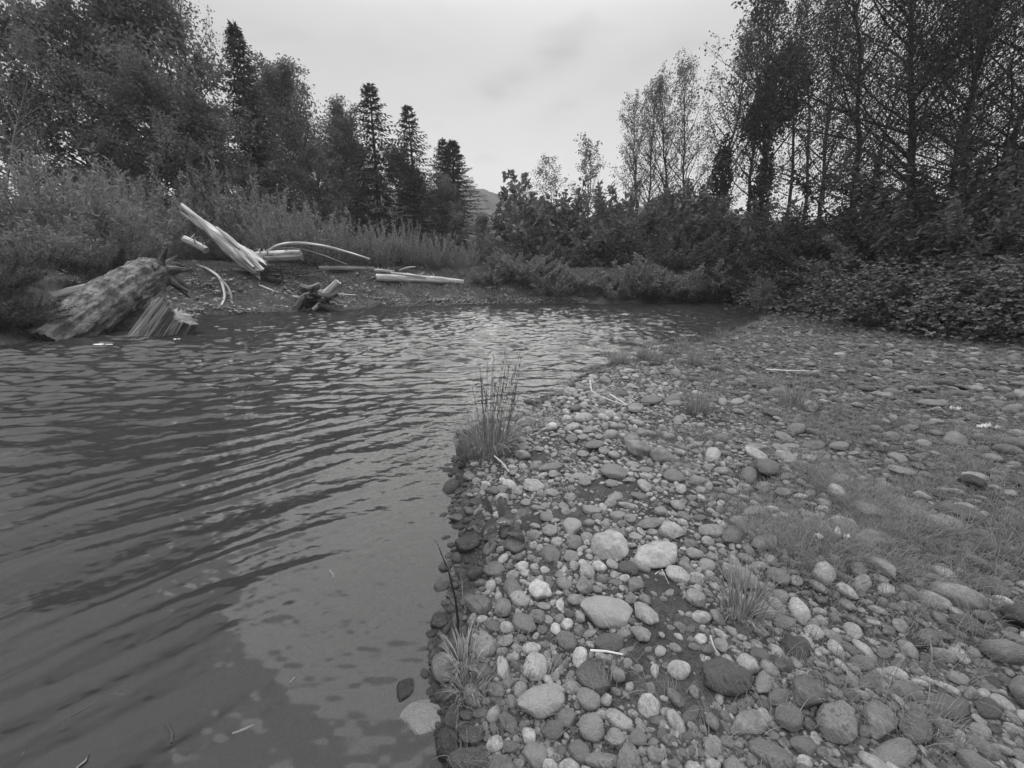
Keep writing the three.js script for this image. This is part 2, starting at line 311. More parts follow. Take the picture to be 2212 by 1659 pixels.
// upright many-stemmed shrub (willow) or a loose rounded bush
function makeShrub(seed, o) {
  const r = rngOf(seed), stems = new MB(), lv = new MB();
  for (let i = 0; i < o.stems; i++) {
    const az = r() * 6.2832, out = Math.sqrt(r()), h = o.H * (0.5 + 0.5 * r()) * (1 - 0.35 * out * out), a = V(Math.cos(az) * out * o.R * 0.45, -0.1, Math.sin(az) * out * o.R * 0.45);
    const lean = out * o.splay + gauss(r) * 0.08, d = V(Math.cos(az) * Math.sin(lean), Math.cos(lean), Math.sin(az) * Math.sin(lean)), path = [a];
    for (let k = 1; k <= 5; k++) { d.x += gauss(r) * 0.09; d.z += gauss(r) * 0.09; d.y += o.arch ?? 0.03; d.normalize(); path.push(path[k - 1].clone().addScaledVector(d, h / 5)); }
    stems.tube(path, [0.022, 0.019, 0.016, 0.012, 0.008, 0.004], 3);
    for (let k = 0; k < o.leaves; k++) {
      const x = lerp(o.from ?? 0.15, 1, r()) * 4.999, q = path[Math.floor(x)].clone().lerp(path[Math.floor(x) + 1], x % 1), sp = onSphere(r);
      q.addScaledVector(sp, o.cloud * (1.15 - x / 5) * r());
      const dir = d.clone().multiplyScalar(o.upright).add(onSphere(r)).normalize(), n = onSphere(r); n.y += 0.5; n.normalize();
      lv.leaf(q, dir, n, o.leaf * (0.6 + 0.8 * r()), o.leaf * o.slim * (0.7 + 0.6 * r()), 0.72 + 0.56 * r());
    }
  }
  return { wood: stems.geo(true), leaves: lv.geo(), H: o.H };
}
// bramble mound: arching canes and broad leaves in layers
function makeBramble(seed, o) {
  const r = rngOf(seed), stems = new MB(), lv = new MB();
  for (let i = 0; i < o.canes; i++) {
    const az = r() * 6.2832, st = Math.sqrt(r()) * o.R * 0.6, L = o.R * (0.7 + 0.7 * r()), h = o.H * (0.55 + 0.6 * r()), a0 = r() * 6.2832, path = [];
    for (let k = 0; k <= 7; k++) { const f = k / 7; path.push(V(Math.cos(a0) * st + Math.cos(az) * L * f, h * Math.sin(Math.PI * (0.12 + 0.8 * f)) * (1 - 0.25 * f), Math.sin(a0) * st + Math.sin(az) * L * f)); }
    stems.tube(path, path.map(() => 0.004), 3);
    for (let k = 0; k < o.leaves; k++) {
      const x = r() * 6.999, q = path[Math.floor(x)].clone().lerp(path[Math.floor(x) + 1], x % 1).add(onSphere(r).multiplyScalar(o.cloud * r()));
      const n = V(gauss(r) * 1.1, 0.9, gauss(r) * 1.1 + 0.3).normalize(), b = r() * 6.2832;
      for (let e = -1; e <= 1; e++) { const d = V(Math.cos(b + e * 0.95), -0.3 + gauss(r) * 0.5, Math.sin(b + e * 0.95)).normalize(); lv.leaf(q, d, n, o.leaf * (e ? 0.8 : 1) * (0.75 + 0.5 * r()), o.leaf * 0.68, 0.7 + 0.6 * r()); }
    }
  }
  return { wood: stems.geo(true), leaves: lv.geo(), H: o.H };
}
function tall(g) { const y = Array.from({ length: g.attributes.position.count }, (_, k) => g.attributes.position.getY(k)).sort((a, b) => a - b); return y[Math.floor(y.length * 0.995)]; }
function plant(kind, proto, x, z, h, turn, mats, label, category, group, o = {}) {
  const g = thing(kind, label, category, group), s = h / proto.H, w = s * (o.wide ?? 1);
  g.position.set(x, H(x, z) - 0.05 - (o.sink ?? 0), z); g.rotation.set(o.tiltX ?? 0, turn, o.tiltZ ?? 0, 'ZXY'); g.scale.set(w, s, w);
  mesh(o.trunk ?? 'trunk', proto.wood, mats[0], g);
  if (proto.limbs) tag(mesh('limbs', proto.limbs, mats[0], g), null, null, null, 'stuff');
  tag(mesh(o.crown ?? 'crown', proto.leaves, mats[1], g), null, null, null, 'stuff');
  return g;
}
function plantAt(kind, proto, X, Ytop, D, turn, mats, label, category, group, o = {}) {
  const top = at(X, Ytop, D); let x = top.x, z = top.z;
  if (o.baseX) { const b = at(o.baseX, 600, D); x = b.x; }
  return plant(kind, proto, x, z, top.y - H(x, z), turn, mats, label, category, group, { ...o, tiltZ: o.baseX ? -Math.atan2(top.x - x, top.y) : o.tiltZ });
}

// ---------------------------------------------------------------- trees
const P = {
  broadA: makeTree(101, { H: 20, r0: 0.3, bare: 0.14, limbs: 54, spread: 7, sub: 11, el: [0.15, 1.1], leaves: 15, cloud: 0.6, leaf: 0.3 }),
  broadB: makeTree(102, { H: 20, r0: 0.3, bare: 0.08, limbs: 56, spread: 7.6, sub: 11, el: [0.05, 1.1], leaves: 14, cloud: 0.62, leaf: 0.3 }),
  feather: makeTree(103, { H: 18, r0: 0.25, bare: 0.12, limbs: 48, spread: 6, sub: 12, el: [0.5, 1.25], rise: 0.1, leaves: 8, cloud: 0.5, leaf: 0.22, fine: 2 }),
  alderA: makeTree(104, { H: 22, r0: 0.24, bare: 0.22, limbs: 38, spread: 6, sub: 8, el: [0.75, 1.2], rise: 0.06, leaves: 3, cloud: 0.35, leaf: 0.22, fine: 3, leafy: 0.7 }),
  alderB: makeTree(105, { H: 22, r0: 0.22, bare: 0.3, limbs: 34, spread: 6.4, sub: 8, el: [0.7, 1.25], rise: 0.07, leaves: 3, cloud: 0.4, leaf: 0.22, fine: 3, leafy: 0.75 }),
  alderC: makeTree(117, { H: 22, r0: 0.18, bare: 0.25, limbs: 34, spread: 5, sub: 8, el: [0.4, 1.2], rise: 0.05, leaves: 3, cloud: 0.5, leaf: 0.19, fine: 1, leafy: 0.7 }),
  thin: makeTree(106, { H: 12, r0: 0.1, bare: 0.15, limbs: 30, spread: 3.6, sub: 7, el: [0.7, 1.2], rise: 0.08, leaves: 3, cloud: 0.3, leaf: 0.2, fine: 2, leafy: 0.7 }),
  canopyA: makeTree(107, { H: 22, r0: 0.32, bare: 0.14, limbs: 66, spread: 9, sub: 13, el: [0.35, 1.15], rise: 0.0, leaves: 24, cloud: 0.75, leaf: 0.13, slender: 0.007, leafy: 0.85 }),
  canopyB: makeTree(108, { H: 22, r0: 0.26, bare: 0.16, limbs: 54, spread: 8, sub: 12, el: [0.2, 1.2], rise: 0.0, leaves: 18, cloud: 0.75, leaf: 0.125, slender: 0.007, leafy: 0.8 }),
  firA: makeConifer(109, { H: 25, R: 5.6, n: 330, tiers: 40, step: 0.3, spray: 0.55 }),
  firB: makeConifer(110, { H: 25, R: 6.4, n: 210, tiers: 30, step: 0.34, spray: 0.55 }),
  willowA: makeShrub(111, { H: 4.5, R: 2.2, stems: 60, splay: 0.6, leaves: 150, leaf: 0.17, slim: 0.3, cloud: 0.4, upright: 0.9 }),
  willowB: makeShrub(112, { H: 4, R: 2.4, stems: 66, splay: 0.75, leaves: 130, leaf: 0.16, slim: 0.34, cloud: 0.42, upright: 0.8 }),
  bushA: makeShrub(113, { H: 4, R: 3, stems: 55, splay: 1.15, leaves: 190, leaf: 0.19, slim: 0.6, cloud: 0.75, upright: 0.1, arch: -0.02, from: 0.05 }),
  bushB: makeShrub(114, { H: 4, R: 3, stems: 48, splay: 1.0, leaves: 170, leaf: 0.2, slim: 0.55, cloud: 0.7, upright: 0.1, arch: 0.0, from: 0.05 }),
  bushC: makeShrub(118, { H: 4, R: 3, stems: 60, splay: 1.05, leaves: 420, leaf: 0.1, slim: 0.55, cloud: 0.7, upright: 0.1, arch: -0.01, from: 0.05 }),
  brambleA: makeBramble(115, { H: 1.6, R: 2, canes: 80, leaves: 70, leaf: 0.085, cloud: 0.34 }),
  brambleB: makeBramble(116, { H: 1.5, R: 2, canes: 74, leaves: 66, leaf: 0.09, cloud: 0.38 }),
};
for (const k of ['willowA', 'willowB', 'bushA', 'bushB', 'bushC', 'brambleA', 'brambleB']) P[k].H = tall(P[k].leaves);
const LF = [M.bark, M.broadleaf], LP = [M.paleBark, M.broadleafPale], CF = [M.bark, M.conifer], AL = [M.bark, M.alder], WI = [M.twig, M.willow], BU = [M.twig, M.shrub], NR = [M.bark, M.nearLeaf], BR = [M.bark, M.bramble];
const TREE = 'tree', SHR = 'shrub';
const ORD = 'first second third fourth fifth sixth seventh eighth ninth tenth eleventh twelfth thirteenth fourteenth fifteenth sixteenth seventeenth eighteenth nineteenth twentieth'.split(' ');
const nth = (i, n, text) => `${i ? (i === n - 1 ? 'rightmost' : ORD[i] + ' from the left') : 'leftmost'} of the ${text}`;

// left wood, from the frame's edge to the middle
plantAt('broadleaf_tree', P.alderC, 72, 0, 23.5, 0.4, [M.whiteBark, M.broadleaf], 'tall leafy tree with a pale trunk at the far left edge', TREE, null, { baseX: 22 });
plantAt('broadleaf_tree', P.broadB, 190, -20, 35, 1.9, LF, 'dark leafy tree just right of the pale trunk, crown past the frame top', TREE);
plantAt('broadleaf_tree', P.broadA, 320, -40, 38, 3.1, LF, 'dark tall tree left of the bare trunked tree in the left wood', TREE);
plantAt('broadleaf_tree', P.alderB, 335, -90, 40, 2.2, LF, 'tall tree with a dark straight trunk left of the tall conifer', TREE);
plantAt('broadleaf_tree', P.broadB, 130, 60, 33, 5.1, LF, 'low dense tree behind the pale trunk on the left', TREE);
plantAt('broadleaf_tree', P.broadB, 280, 150, 31, 0.9, LF, 'broad dark tree in the middle layer of the left wood', TREE, null, { wide: 1.15 });
plantAt('broadleaf_tree', P.broadA, 420, 235, 34, 4.4, LF, 'dark rounded tree standing before the tall conifer foot', TREE, null, { wide: 1.2 });
plantAt('broadleaf_tree', P.broadB, -90, -30, 30, 2.7, LF, 'dark tree cut by the left frame edge', TREE);
plantAt('conifer', P.firA, 503, 40, 40, 0.3, CF, 'tallest dark conifer rising left of the open sky', 'conifer', null, { wide: 1.1 });
plantAt('feathery_tree', P.feather, 640, 172, 50, 1.1, LF, 'round topped feathery tree right of the tallest conifer', TREE, null, { wide: 1.3 });
plantAt('feathery_tree', P.feather, 580, 200, 54, 2.6, LF, 'feathery tree close behind the tallest conifer', TREE, null, { wide: 1.2 });
plantAt('feathery_tree', P.feather, 715, 245, 52, 4.0, LF, 'lower feathery tree left of the ladder branched conifer', TREE, null, { wide: 1.1 });
plantAt('conifer', P.firB, 797, 176, 50, 1.0, CF, 'open branched conifer with a spindly tip in the gap', 'conifer', null, { wide: 1.5 });
plantAt('conifer', P.firB, 889, 226, 54, 3.4, CF, 'conifer between the spindly one and the close pair', 'conifer', null, { wide: 1.5, tiltZ: 0.025 });
plantAt('conifer', P.firA, 947, 294, 60, 3.3, CF, 'left one of the close pair of dark conifers', 'conifer', null, { wide: 1.3, tiltZ: -0.03 });
plantAt('conifer', P.firA, 977, 298, 59, 4.9, CF, 'right one of the close pair of dark conifers', 'conifer', null, { wide: 1.9 });
plantAt('broadleaf_tree', P.broadB, 755, 320, 54, 0.1, LF, 'dark tree below the spindly conifer', TREE);
plantAt('broadleaf_tree', P.broadA, 845, 330, 56, 5.5, LF, 'dark tree filling between the two middle conifers', TREE);
plantAt('broadleaf_tree', P.broadA, 905, 380, 57, 2.5, LF, 'dark tree below the close pair of conifers', TREE);
plantAt('broadleaf_tree', P.broadB, 690, 330, 46, 3.9, LF, 'dense lower tree under the round feathery tree', TREE);
plantAt('broadleaf_tree', P.broadB, 560, 330, 42, 1.5, LF, 'dense lower tree at the foot of the tallest conifer', TREE);
plantAt('broadleaf_tree', P.broadB, 955, 395, 56, 0.6, LP, 'pale leafed tree at the left end of the open sky', TREE);
plantAt('broadleaf_tree', P.feather, 1045, 472, 52, 2.1, LP, 'pale drooping tree in the hazy gap below the hill', TREE, null, { wide: 1.5 });
// middle, beyond the bend
plantAt('young_tree', P.thin, 1140, 385, 60, 0.2, AL, 'thin sparse sapling leaning before the far hill', TREE);
plantAt('young_tree', P.thin, 1195, 345, 58, 1.2, AL, 'middle sparse young tree above the far thicket', TREE, null, { wide: 1.1 });
plantAt('young_tree', P.thin, 1272, 310, 57, 2.2, AL, 'tallest sparse young tree left of the alder row', TREE, null, { wide: 1.1 });
plantAt('alder', P.alderA, 1345, 200, 52, 0.2, AL, 'leftmost slender alder of the row against the sky', 'alder', null, { baseX: 1375 });
plantAt('alder', P.alderB, 1395, 190, 51, 1.4, AL, 'second slender alder of the row against the sky', 'alder', null, { baseX: 1392 });
plantAt('alder', P.alderA, 1455, 165, 50, 2.7, AL, 'third slender alder of the row against the sky', 'alder', null, { baseX: 1440 });
plantAt('alder', P.alderB, 1500, 145, 49, 4.0, AL, 'fourth slender alder of the row against the sky', 'alder', null, { baseX: 1472 });
plantAt('alder', P.alderA, 1570, 70, 48, 5.2, AL, 'alder between the row and the big dark trunk', 'alder', null, { baseX: 1545 });
plantAt('big_tree', P.alderB, 1705, -110, 40, 3.3, NR, 'large tree with the thickest trunk and an ivy ball, right of the sky', TREE, null, { baseX: 1640, wide: 1.25 });
[[1745, -60, 42, 1690], [1800, -80, 44, 1725], [1850, -20, 42, 1760], [1950, -80, 40, 1850], [1625, 20, 45, 1600]].sort((a, b) => a[0] - b[0]).forEach(([X, Y, D, b], i) =>
  plantAt('alder', i % 3 ? P.alderC : P.alderB, X, Y, D, i * 1.3, NR, nth(i, 5, 'thin dark alders behind the ivy tree'), 'alder', 'thin alders behind the ivy tree', { baseX: b }));
plantAt('canopy_tree', P.canopyB, 1870, -190, 26, 0.5, NR, 'dark canopy tree right of the ivy tree with a slim trunk', TREE, null, { baseX: 1840 });
plantAt('canopy_tree', P.canopyA, 2010, -260, 22, 2.0, NR, 'largest dark canopy tree overhanging the bramble bank', TREE, null, { baseX: 1960 });
plantAt('canopy_tree', P.canopyB, 2160, -330, 18, 3.5, NR, 'dark canopy tree in the upper right corner', TREE, null, { baseX: 2080 });
plantAt('canopy_tree', P.canopyA, 2330, -200, 19, 4.2, NR, 'dark canopy tree cut by the right frame edge', TREE);

plantAt('canopy_tree', P.canopyA, 2120, -60, 27, 5.6, NR, 'dark canopy tree filling the gap behind the corner tree', TREE, null, { baseX: 2040 });
plantAt('young_tree', P.thin, 1655, 600, 17, 1.1, AL, 'small twiggy sapling at the water side below the brambles', TREE, null, { wide: 1.6 });

// ---------------------------------------------------------------- shrubs
const row = (list, kind, protos, mats, label, group, o = {}) => list.sort((a, b) => a[0] - b[0]).forEach(([X, Y, D, w = 1], i) => plantAt(kind, protos[i % protos.length], X, Y + Math.sin(i * 7.3 + X) * (o.jit ?? 10), D, i * 1.7 + 0.3, mats, nth(i, list.length, label), SHR, group, { trunk: 'stems', crown: 'foliage', ...o, wide: w * (o.wide ?? 1) * 0.85 }));
row([[-60, 340, 17, 1.3], [40, 330, 18, 1.2], [120, 350, 19, 1.2], [200, 365, 23, 1.1], [280, 380, 26], [350, 385, 29], [430, 340, 31], [520, 400, 32], [600, 440, 28], [675, 455, 29], [745, 465, 31], [815, 480, 32], [880, 478, 33], [945, 505, 34], [1010, 520, 35]], 'willow_shrub', [P.willowA, P.willowB], WI, 'tall feathery willows behind the driftwood bank', 'tall willows on the left bank');
row([[30, 470, 15.6, 1.3], [130, 480, 17, 1.3], [230, 470, 20, 1.2], [310, 470, 24.5, 1.1], [400, 472, 28.5], [480, 480, 29.5, 1.2], [560, 498, 30, 1.2], [640, 505, 31], [720, 518, 32], [800, 526, 33], [870, 533, 33.5], [930, 545, 33], [990, 552, 33.5], [1045, 560, 33.5]], 'willow_shrub', [P.willowB, P.willowA], WI, 'low feathery willows just behind the driftwood', 'front willows on the left bank', { wide: 1.35 });
row([[-60, 632, 10.7, 1.3], [-15, 640, 11.1, 1.2], [40, 650, 11.8, 1.1], [-60, 560, 12.6, 1.3], [-90, 610, 11.6, 1.3], [-30, 625, 12.2], [20, 622, 12.9], [75, 615, 13.8], [-10, 600, 12.8], [30, 560, 15, 1.2], [60, 590, 13.9], [110, 570, 15.5, 1.2], [140, 588, 14.6], [185, 565, 16.5, 1.2], [215, 585, 15.8], [480, 552, 29, 0.8], [610, 556, 29, 0.8], [690, 562, 29.5, 0.8]], 'bank_bush', [P.bushC], NR, 'dark bushes over the undercut left bank', 'bushes over the left undercut', { wide: 1.4 });  // waterline ones at far left added, dark leaves standing in for undercut shade
row([[1115, 500, 46], [1180, 440, 48], [1235, 412, 48], [1310, 425, 46], [1385, 418, 45], [1455, 412, 44], [1530, 430, 43], [1590, 440, 40], [1640, 455, 38]], 'thicket_shrub', [P.bushA, P.bushB], BU, 'tall dark shrubs below the far alders', 'dark thicket on the far bank', { wide: 1.25 });
row([[1080, 515, 40], [1150, 505, 41], [1230, 490, 41], [1320, 500, 40], [1400, 500, 38], [1480, 500, 37], [1560, 510, 36], [1640, 520, 35], [1710, 515, 33]], 'thicket_shrub', [P.bushB, P.bushA], BU, 'mid height shrubs on the far bank', 'middle thicket on the far bank', { wide: 1.3 });
row([[1085, 560, 34], [1120, 548, 33.5], [1175, 572, 32.5], [1240, 566, 32], [1300, 578, 31.8], [1370, 572, 32], [1440, 568, 31.7], [1510, 578, 31.8], [1580, 570, 31.6], [1650, 572, 31.5], [1720, 580, 30.5], [1060, 590, 31.5], [1130, 605, 31.2], [1200, 602, 31], [1270, 606, 31.1], [1340, 604, 31], [1410, 608, 31.2], [1480, 604, 31.1], [1550, 606, 31], [1620, 608, 31.3]], 'bank_bush', [P.bushA, P.bushB], [M.twig, M.broadleafPale], 'low bushes along the far waterline', 'low bushes along the far waterline', { wide: 1.5, jit: 14 });
row([[1740, 490, 30], [1810, 480, 28], [1880, 465, 25], [1950, 450, 22], [2020, 430, 20], [2090, 410, 18], [2160, 380, 16.5], [2230, 330, 15, 1.2], [2300, 300, 14]], 'thicket_shrub', [P.bushC], NR, 'dark shrubs behind the brambles', 'dark thicket behind the brambles', { wide: 1.3 });
row([[1760, 545, 26], [1830, 530, 24], [1900, 520, 21.5], [1980, 505, 19], [2060, 480, 16.5], [2140, 455, 14.5], [2230, 430, 13]], 'thicket_shrub', [P.bushC], BU, 'grey shrubs rising above the brambles', 'shrubs above the brambles', { wide: 1.35 });
row([[1775, 612, 22], [1800, 600, 21], [1850, 585, 18.5], [1850, 632, 17], [1930, 590, 16], [1920, 640, 14.5], [2010, 570, 14], [2000, 640, 12.8], [2090, 560, 12.4], [2080, 640, 11.6], [2170, 550, 11.2], [2160, 640, 10.6], [2250, 580, 10], [2240, 660, 9.6], [1815, 664, 18], [1880, 672, 15], [2320, 560, 10.4]], 'bramble', [P.brambleA, P.brambleB], BR, 'leafy bramble mounds beside the gravel', 'brambles on the right bank', { wide: 1.35, jit: 26 });
{ // ivy on the large trunk
  const r = rngOf(77);
  const ivy = (X, Y, D, rx, ry, n, label) => {
    const c = at(X, Y, D), lv = new MB(), st = new MB();
    for (let k = 0; k < n; k++) { const q = onSphere(r).multiplyScalar(Math.cbrt(0.15 + 0.85 * r())); const p = V(q.x * rx * (1 + 0.6 * n3(q.x * 1.4 + X, q.y * 1.4, q.z * 1.4)), q.y * ry * (1 + 0.3 * n3(q.x * 2, q.y, q.z * 2 + X)), q.z * rx); lv.leaf(p, onSphere(r), onSphere(r), 0.3, 0.24, 0.7 + 0.6 * r()); }
    st.tube([V(0, -ry, 0), V(rx * 0.1, 0, 0), V(0, ry * 0.9, 0)], [0.1, 0.12, 0.06], 5);
    const g = thing('ivy', label, 'ivy'); g.position.copy(c); mesh('vine', st.geo(true), M.bark, g); tag(mesh('foliage', lv.geo(), M.ivy, g), null, null, null, 'stuff');
  };
  ivy(1688, 195, 39.4, 2.1, 3.4, 3400, 'big dark ball of ivy high on the thick trunk');
  ivy(1648, 262, 39.6, 1.6, 1.8, 1600, 'smaller dark ivy clump just under the ivy ball');
  ivy(1558, 385, 44, 0.9, 3.6, 1500, 'narrow dark ivy column on a snag left of the thick trunk');
  ivy(1642, 440, 39.8, 0.9, 5, 2200, 'dark ivy sleeve around the lower thick trunk');
}

// ---------------------------------------------------------------- driftwood
function logGeo(pts, rad, o = {}) {
  const r = rngOf(o.seed ?? 1), S = o.sides ?? 20, curve = new THREE.CatmullRomCurve3(pts), n = o.n ?? Math.max(10, pts.length * 8), Pp = [], U = [], I = [];
  const len = curve.getLength(), fr = curve.computeFrenetFrames(n, false), ph = r() * 100;
  const rAt = (f) => { const x = f * (rad.length - 1), i = Math.min(rad.length - 2, Math.floor(x)); return lerp(rad[i], rad[i + 1], x - i); };
  const rough = o.rough ?? 0.035;
  for (let k = 0; k <= n; k++) {
    const f = k / n, c = curve.getPointAt(f);
    for (let s = 0; s <= S; s++) {
      const a = s / S * Math.PI * 2, ca = Math.cos(a), sa = Math.sin(a);
      let q = rAt(f) * (1 + (o.ridge ?? 0.06) * n3(ca * (o.freq ?? 1.5) + ph, sa * (o.freq ?? 1.5), f * len * (o.along ?? 0.35)) + rough * (n3(ca * 6 + ph, sa * 6, f * len * 2.2) + 0.6 * n3(ca * 12, sa * 12 + ph, f * len * 5)) + (o.lump ?? 0.1) * n3(ca * 1.2, sa * 1.2 + ph, f * len * 1.3));
      const jag = (k === 0 || k === n) ? (o.jag ?? 0.3) * rAt(f) * n3(ca * 2.5 + ph, sa * 2.5, k) : 0;
      const t = fr.tangents[k], p = c.clone().addScaledVector(fr.normals[k], ca * q).addScaledVector(fr.binormals[k], sa * q).addScaledVector(t, jag);
      Pp.push(p.x, p.y, p.z); U.push(s / S * Math.max(0.3, rAt(0) * 3), f * len * (o.vk ?? 0.5));
    }
  }
  for (let k = 0; k < n; k++) for (let s = 0; s < S; s++) { const a = k * (S + 1) + s, b = a + 1, c = a + S + 1, d = c + 1; I.push(a, b, c, b, d, c); }
  for (const k of [0, n]) { // broken ends
    const c = curve.getPointAt(k / n).addScaledVector(fr.tangents[k], (k ? 1 : -1) * -0.25 * rAt(k / n)), id = Pp.length / 3; Pp.push(c.x, c.y, c.z); U.push(0.1, 0.1);
    const base = Pp.length / 3; for (let s = 0; s <= S; s++) { const j = (k * (S + 1) + s) * 3; Pp.push(Pp[j], Pp[j + 1], Pp[j + 2]); U.push(0.1 + 0.1 * Math.cos(s), 0.1 + 0.1 * Math.sin(s)); }
    for (let s = 0; s < S; s++) k ? I.push(id, base + s, base + s + 1) : I.push(id, base + s + 1, base + s);
  }
  const g = new THREE.BufferGeometry(); g.setAttribute('position', new THREE.Float32BufferAttribute(Pp, 3)); g.setAttribute('uv', new THREE.Float32BufferAttribute(U, 2)); g.setIndex(I); g.computeVertexNormals(); return g;
}
let ls = 30;
function rest(X, Y, up) { for (let D = 8; D < 60; D += 0.05) { const p = at(X, Y, D); if (p.y - up < H(p.x, p.z)) return D; } return 30; }
const px = (w, D) => w / 2 / F * D; // half a width seen at a distance
function log(name, label, list, w, mat, o = {}) { // list of [X, Y, D]; the ends lie on the bank unless o.free
  const last = list.length - 1;
  if (!o.free) { const A = rest(list[0][0], list[0][1], px(w[0], list[0][2])), B = o.foot ? A : rest(list[last][0], list[last][1], px(w.at(-1), list[last][2])); list = list.map(([X, Y], k) => [X, Y, lerp(A, B, k / last)]); }
  const pts = list.map((q) => at(...q)); if (pts.length === 2) pts.splice(1, 0, pts[0].clone().lerp(pts[1], 0.5).add(V(0, 0.02, 0.01)));
  const m = mesh(name, logGeo(pts, w.map((v) => px(v, list[0][2])), { seed: ls++, ...o }), mat);
  if (name === 'driftwood_log') { // broken branch stubs
    const q = rngOf(ls * 7), curve = new THREE.CatmullRomCurve3(pts), R0 = px(w[0], list[0][2]);
    for (let k = 0; k < 5; k++) { const c = curve.getPointAt(0.1 + 0.8 * q()), d = V(gauss(q) * 0.6, 0.2 + q(), gauss(q)).normalize(), st = new THREE.Mesh(logGeo([c, c.clone().addScaledVector(d, R0 * 1.2), c.clone().addScaledVector(d, R0 * (1.5 + 1.3 * q()))], [R0 * 0.34, R0 * 0.2, R0 * 0.12], { seed: ls * 10 + k, sides: 7, n: 6 }), mat); st.name = 'branch_stub'; m.add(st); }
  }
  return label ? tag(m, label, o.category ?? 'log') : m;
}
function branchOn(parent, list, w, mat, D) { parent.add(Object.assign(new THREE.Mesh(logGeo(list.map((q) => at(...q, D)), w.map((v) => px(v, D)), { seed: ls++, sides: 7, n: 10 }), mat), { name: 'branch' })); }

const bigLog = log('fallen_log', 'huge rough fallen trunk slanting into the water on the left', [[98, 748, 11], [170, 698, 12.2], [245, 640, 13.8], [330, 588, 16]], [72, 96, 100, 92], M.rotten, { sides: 90, n: 130, ridge: 0.07, freq: 2.2, lump: 0.06, rough: 0.035, along: 0.3, free: 1, category: 'fallen log' });
{ // its torn root end
  const r = rngOf(9), c = at(338, 588, 16.1);
  for (let k = 0; k < 11; k++) { const d = onSphere(r); d.x = Math.abs(d.x) * 0.7 + 0.2; d.normalize(); const a = c.clone().addScaledVector(d, 0.2), b = c.clone().addScaledVector(d, 0.75), e = c.clone().addScaledVector(d, 1.0 + 0.35 * r()).add(V(0, -0.25 * r(), 0)); const m = new THREE.Mesh(logGeo([a, b, e], [0.24, 0.13, 0.03], { seed: ls++, sides: 8, n: 10, ridge: 0.3 }), M.rotten); m.name = 'root'; bigLog.add(m); }
}
{ // furrowed stump in the shallows
  const a = at(335, 738, 12.3), b = at(396, 676, 12.5); b.y = 0.95; a.y = -0.3;
  const S = 180, n = 22, Pp = [], U = [], I = [], ax = b.clone().sub(a), top = (s) => 1 - 0.5 * smoothstep(Math.cos(s), -0.4, 1);
  for (let k = 0; k <= n; k++) for (let s = 0; s <= S; s++) {
    const th = s / S * Math.PI * 2, f = k / n * top(th) * (0.9 + 0.16 * Math.sin(th)) * (1 + 0.07 * n2(Math.cos(th) * 5, Math.sin(th) * 5)), fl = 0.92 - 0.12 * f + 0.06 * Math.pow(Math.max(0, 1 - f), 2.5);
    const gr = n3(Math.cos(th) * 2.9, Math.sin(th) * 2.9, f * 0.35), g2 = n3(Math.cos(th) * 6.5 + 9, Math.sin(th) * 6.5, f * 0.5);
    const rr = fl * (1 - 0.1 * Math.exp(-((gr / 0.16) ** 2)) - 0.08 * Math.exp(-((g2 / 0.12) ** 2)) + 0.05 * gr + 0.012 * n3(Math.cos(th) * 18, Math.sin(th) * 18, f * 3));
    Pp.push(a.x + ax.x * f * 1.1 + Math.cos(th) * rr * 1.02, a.y + ax.y * f * 1.1, a.z + ax.z * f + Math.sin(th) * rr * 0.72); U.push(s / S * 5, f * 0.6);
  }
  for (let k = 0; k < n; k++) for (let s = 0; s < S; s++) { const p = k * (S + 1) + s; I.push(p, p + S + 1, p + 1, p + 1, p + S + 1, p + S + 2); }
  const cap = Pp.length / 3, mid = V(0, 0, 0); for (let s = 0; s < S; s++) { const j = (n * (S + 1) + s) * 3, q = V(Pp[j], Pp[j + 1], Pp[j + 2]); mid.addScaledVector(q, 1 / S); Pp.push(q.x, q.y, q.z); U.push(q.x * 0.4, q.z * 0.4); }
  const id = Pp.length / 3; Pp.push(mid.x, mid.y - 0.05, mid.z); U.push(mid.x * 0.4, mid.z * 0.4);
  for (let s = 0; s < S; s++) I.push(cap + s, id, cap + (s + 1) % S);
  const g = new THREE.BufferGeometry(); g.setAttribute('position', new THREE.Float32BufferAttribute(Pp, 3)); g.setAttribute('uv', new THREE.Float32BufferAttribute(U, 2)); g.setIndex(I); g.computeVertexNormals();
  tag(mesh('stump', g, M.greyDrift), 'furrowed grey stump standing in the shallows beside the huge trunk', 'stump');
}
const snag = log('leaning_snag', 'pale split trunk leaning up over the driftwood pile', [[566, 584, 23], [515, 545, 23], [468, 508, 23], [430, 476, 23], [393, 444, 23]], [38, 34, 25, 15, 8], M.drift, { ridge: 0.25, freq: 2.2, category: 'driftwood trunk', foot: 1, n: 40, jag: 1.2 });
{ const SD = rest(566, 584, 0.5), sp = (l, w) => { const m = new THREE.Mesh(logGeo(l.map(([X, Y, D]) => at(X, Y, SD + D - 23)), w.map((v) => px(v, SD)), { seed: ls++, sides: 9, n: 14, ridge: 0.2 }), M.drift); m.name = 'splinter'; snag.add(m); };
  sp([[440, 494, 23], [415, 476, 23], [390, 458, 23]], [9, 7, 3]); sp([[520, 537, 22.6], [495, 514, 22.6], [467, 491, 22.6]], [8, 9, 4]); sp([[568, 584, 22.4], [545, 560, 22.4], [520, 536, 22.4]], [9, 8, 6]); sp([[548, 578, 22.3], [525, 555, 22.3], [508, 538, 22.3]], [7, 7, 4]); }
const PILE = rest(566, 584, 0.5) + 0.6;
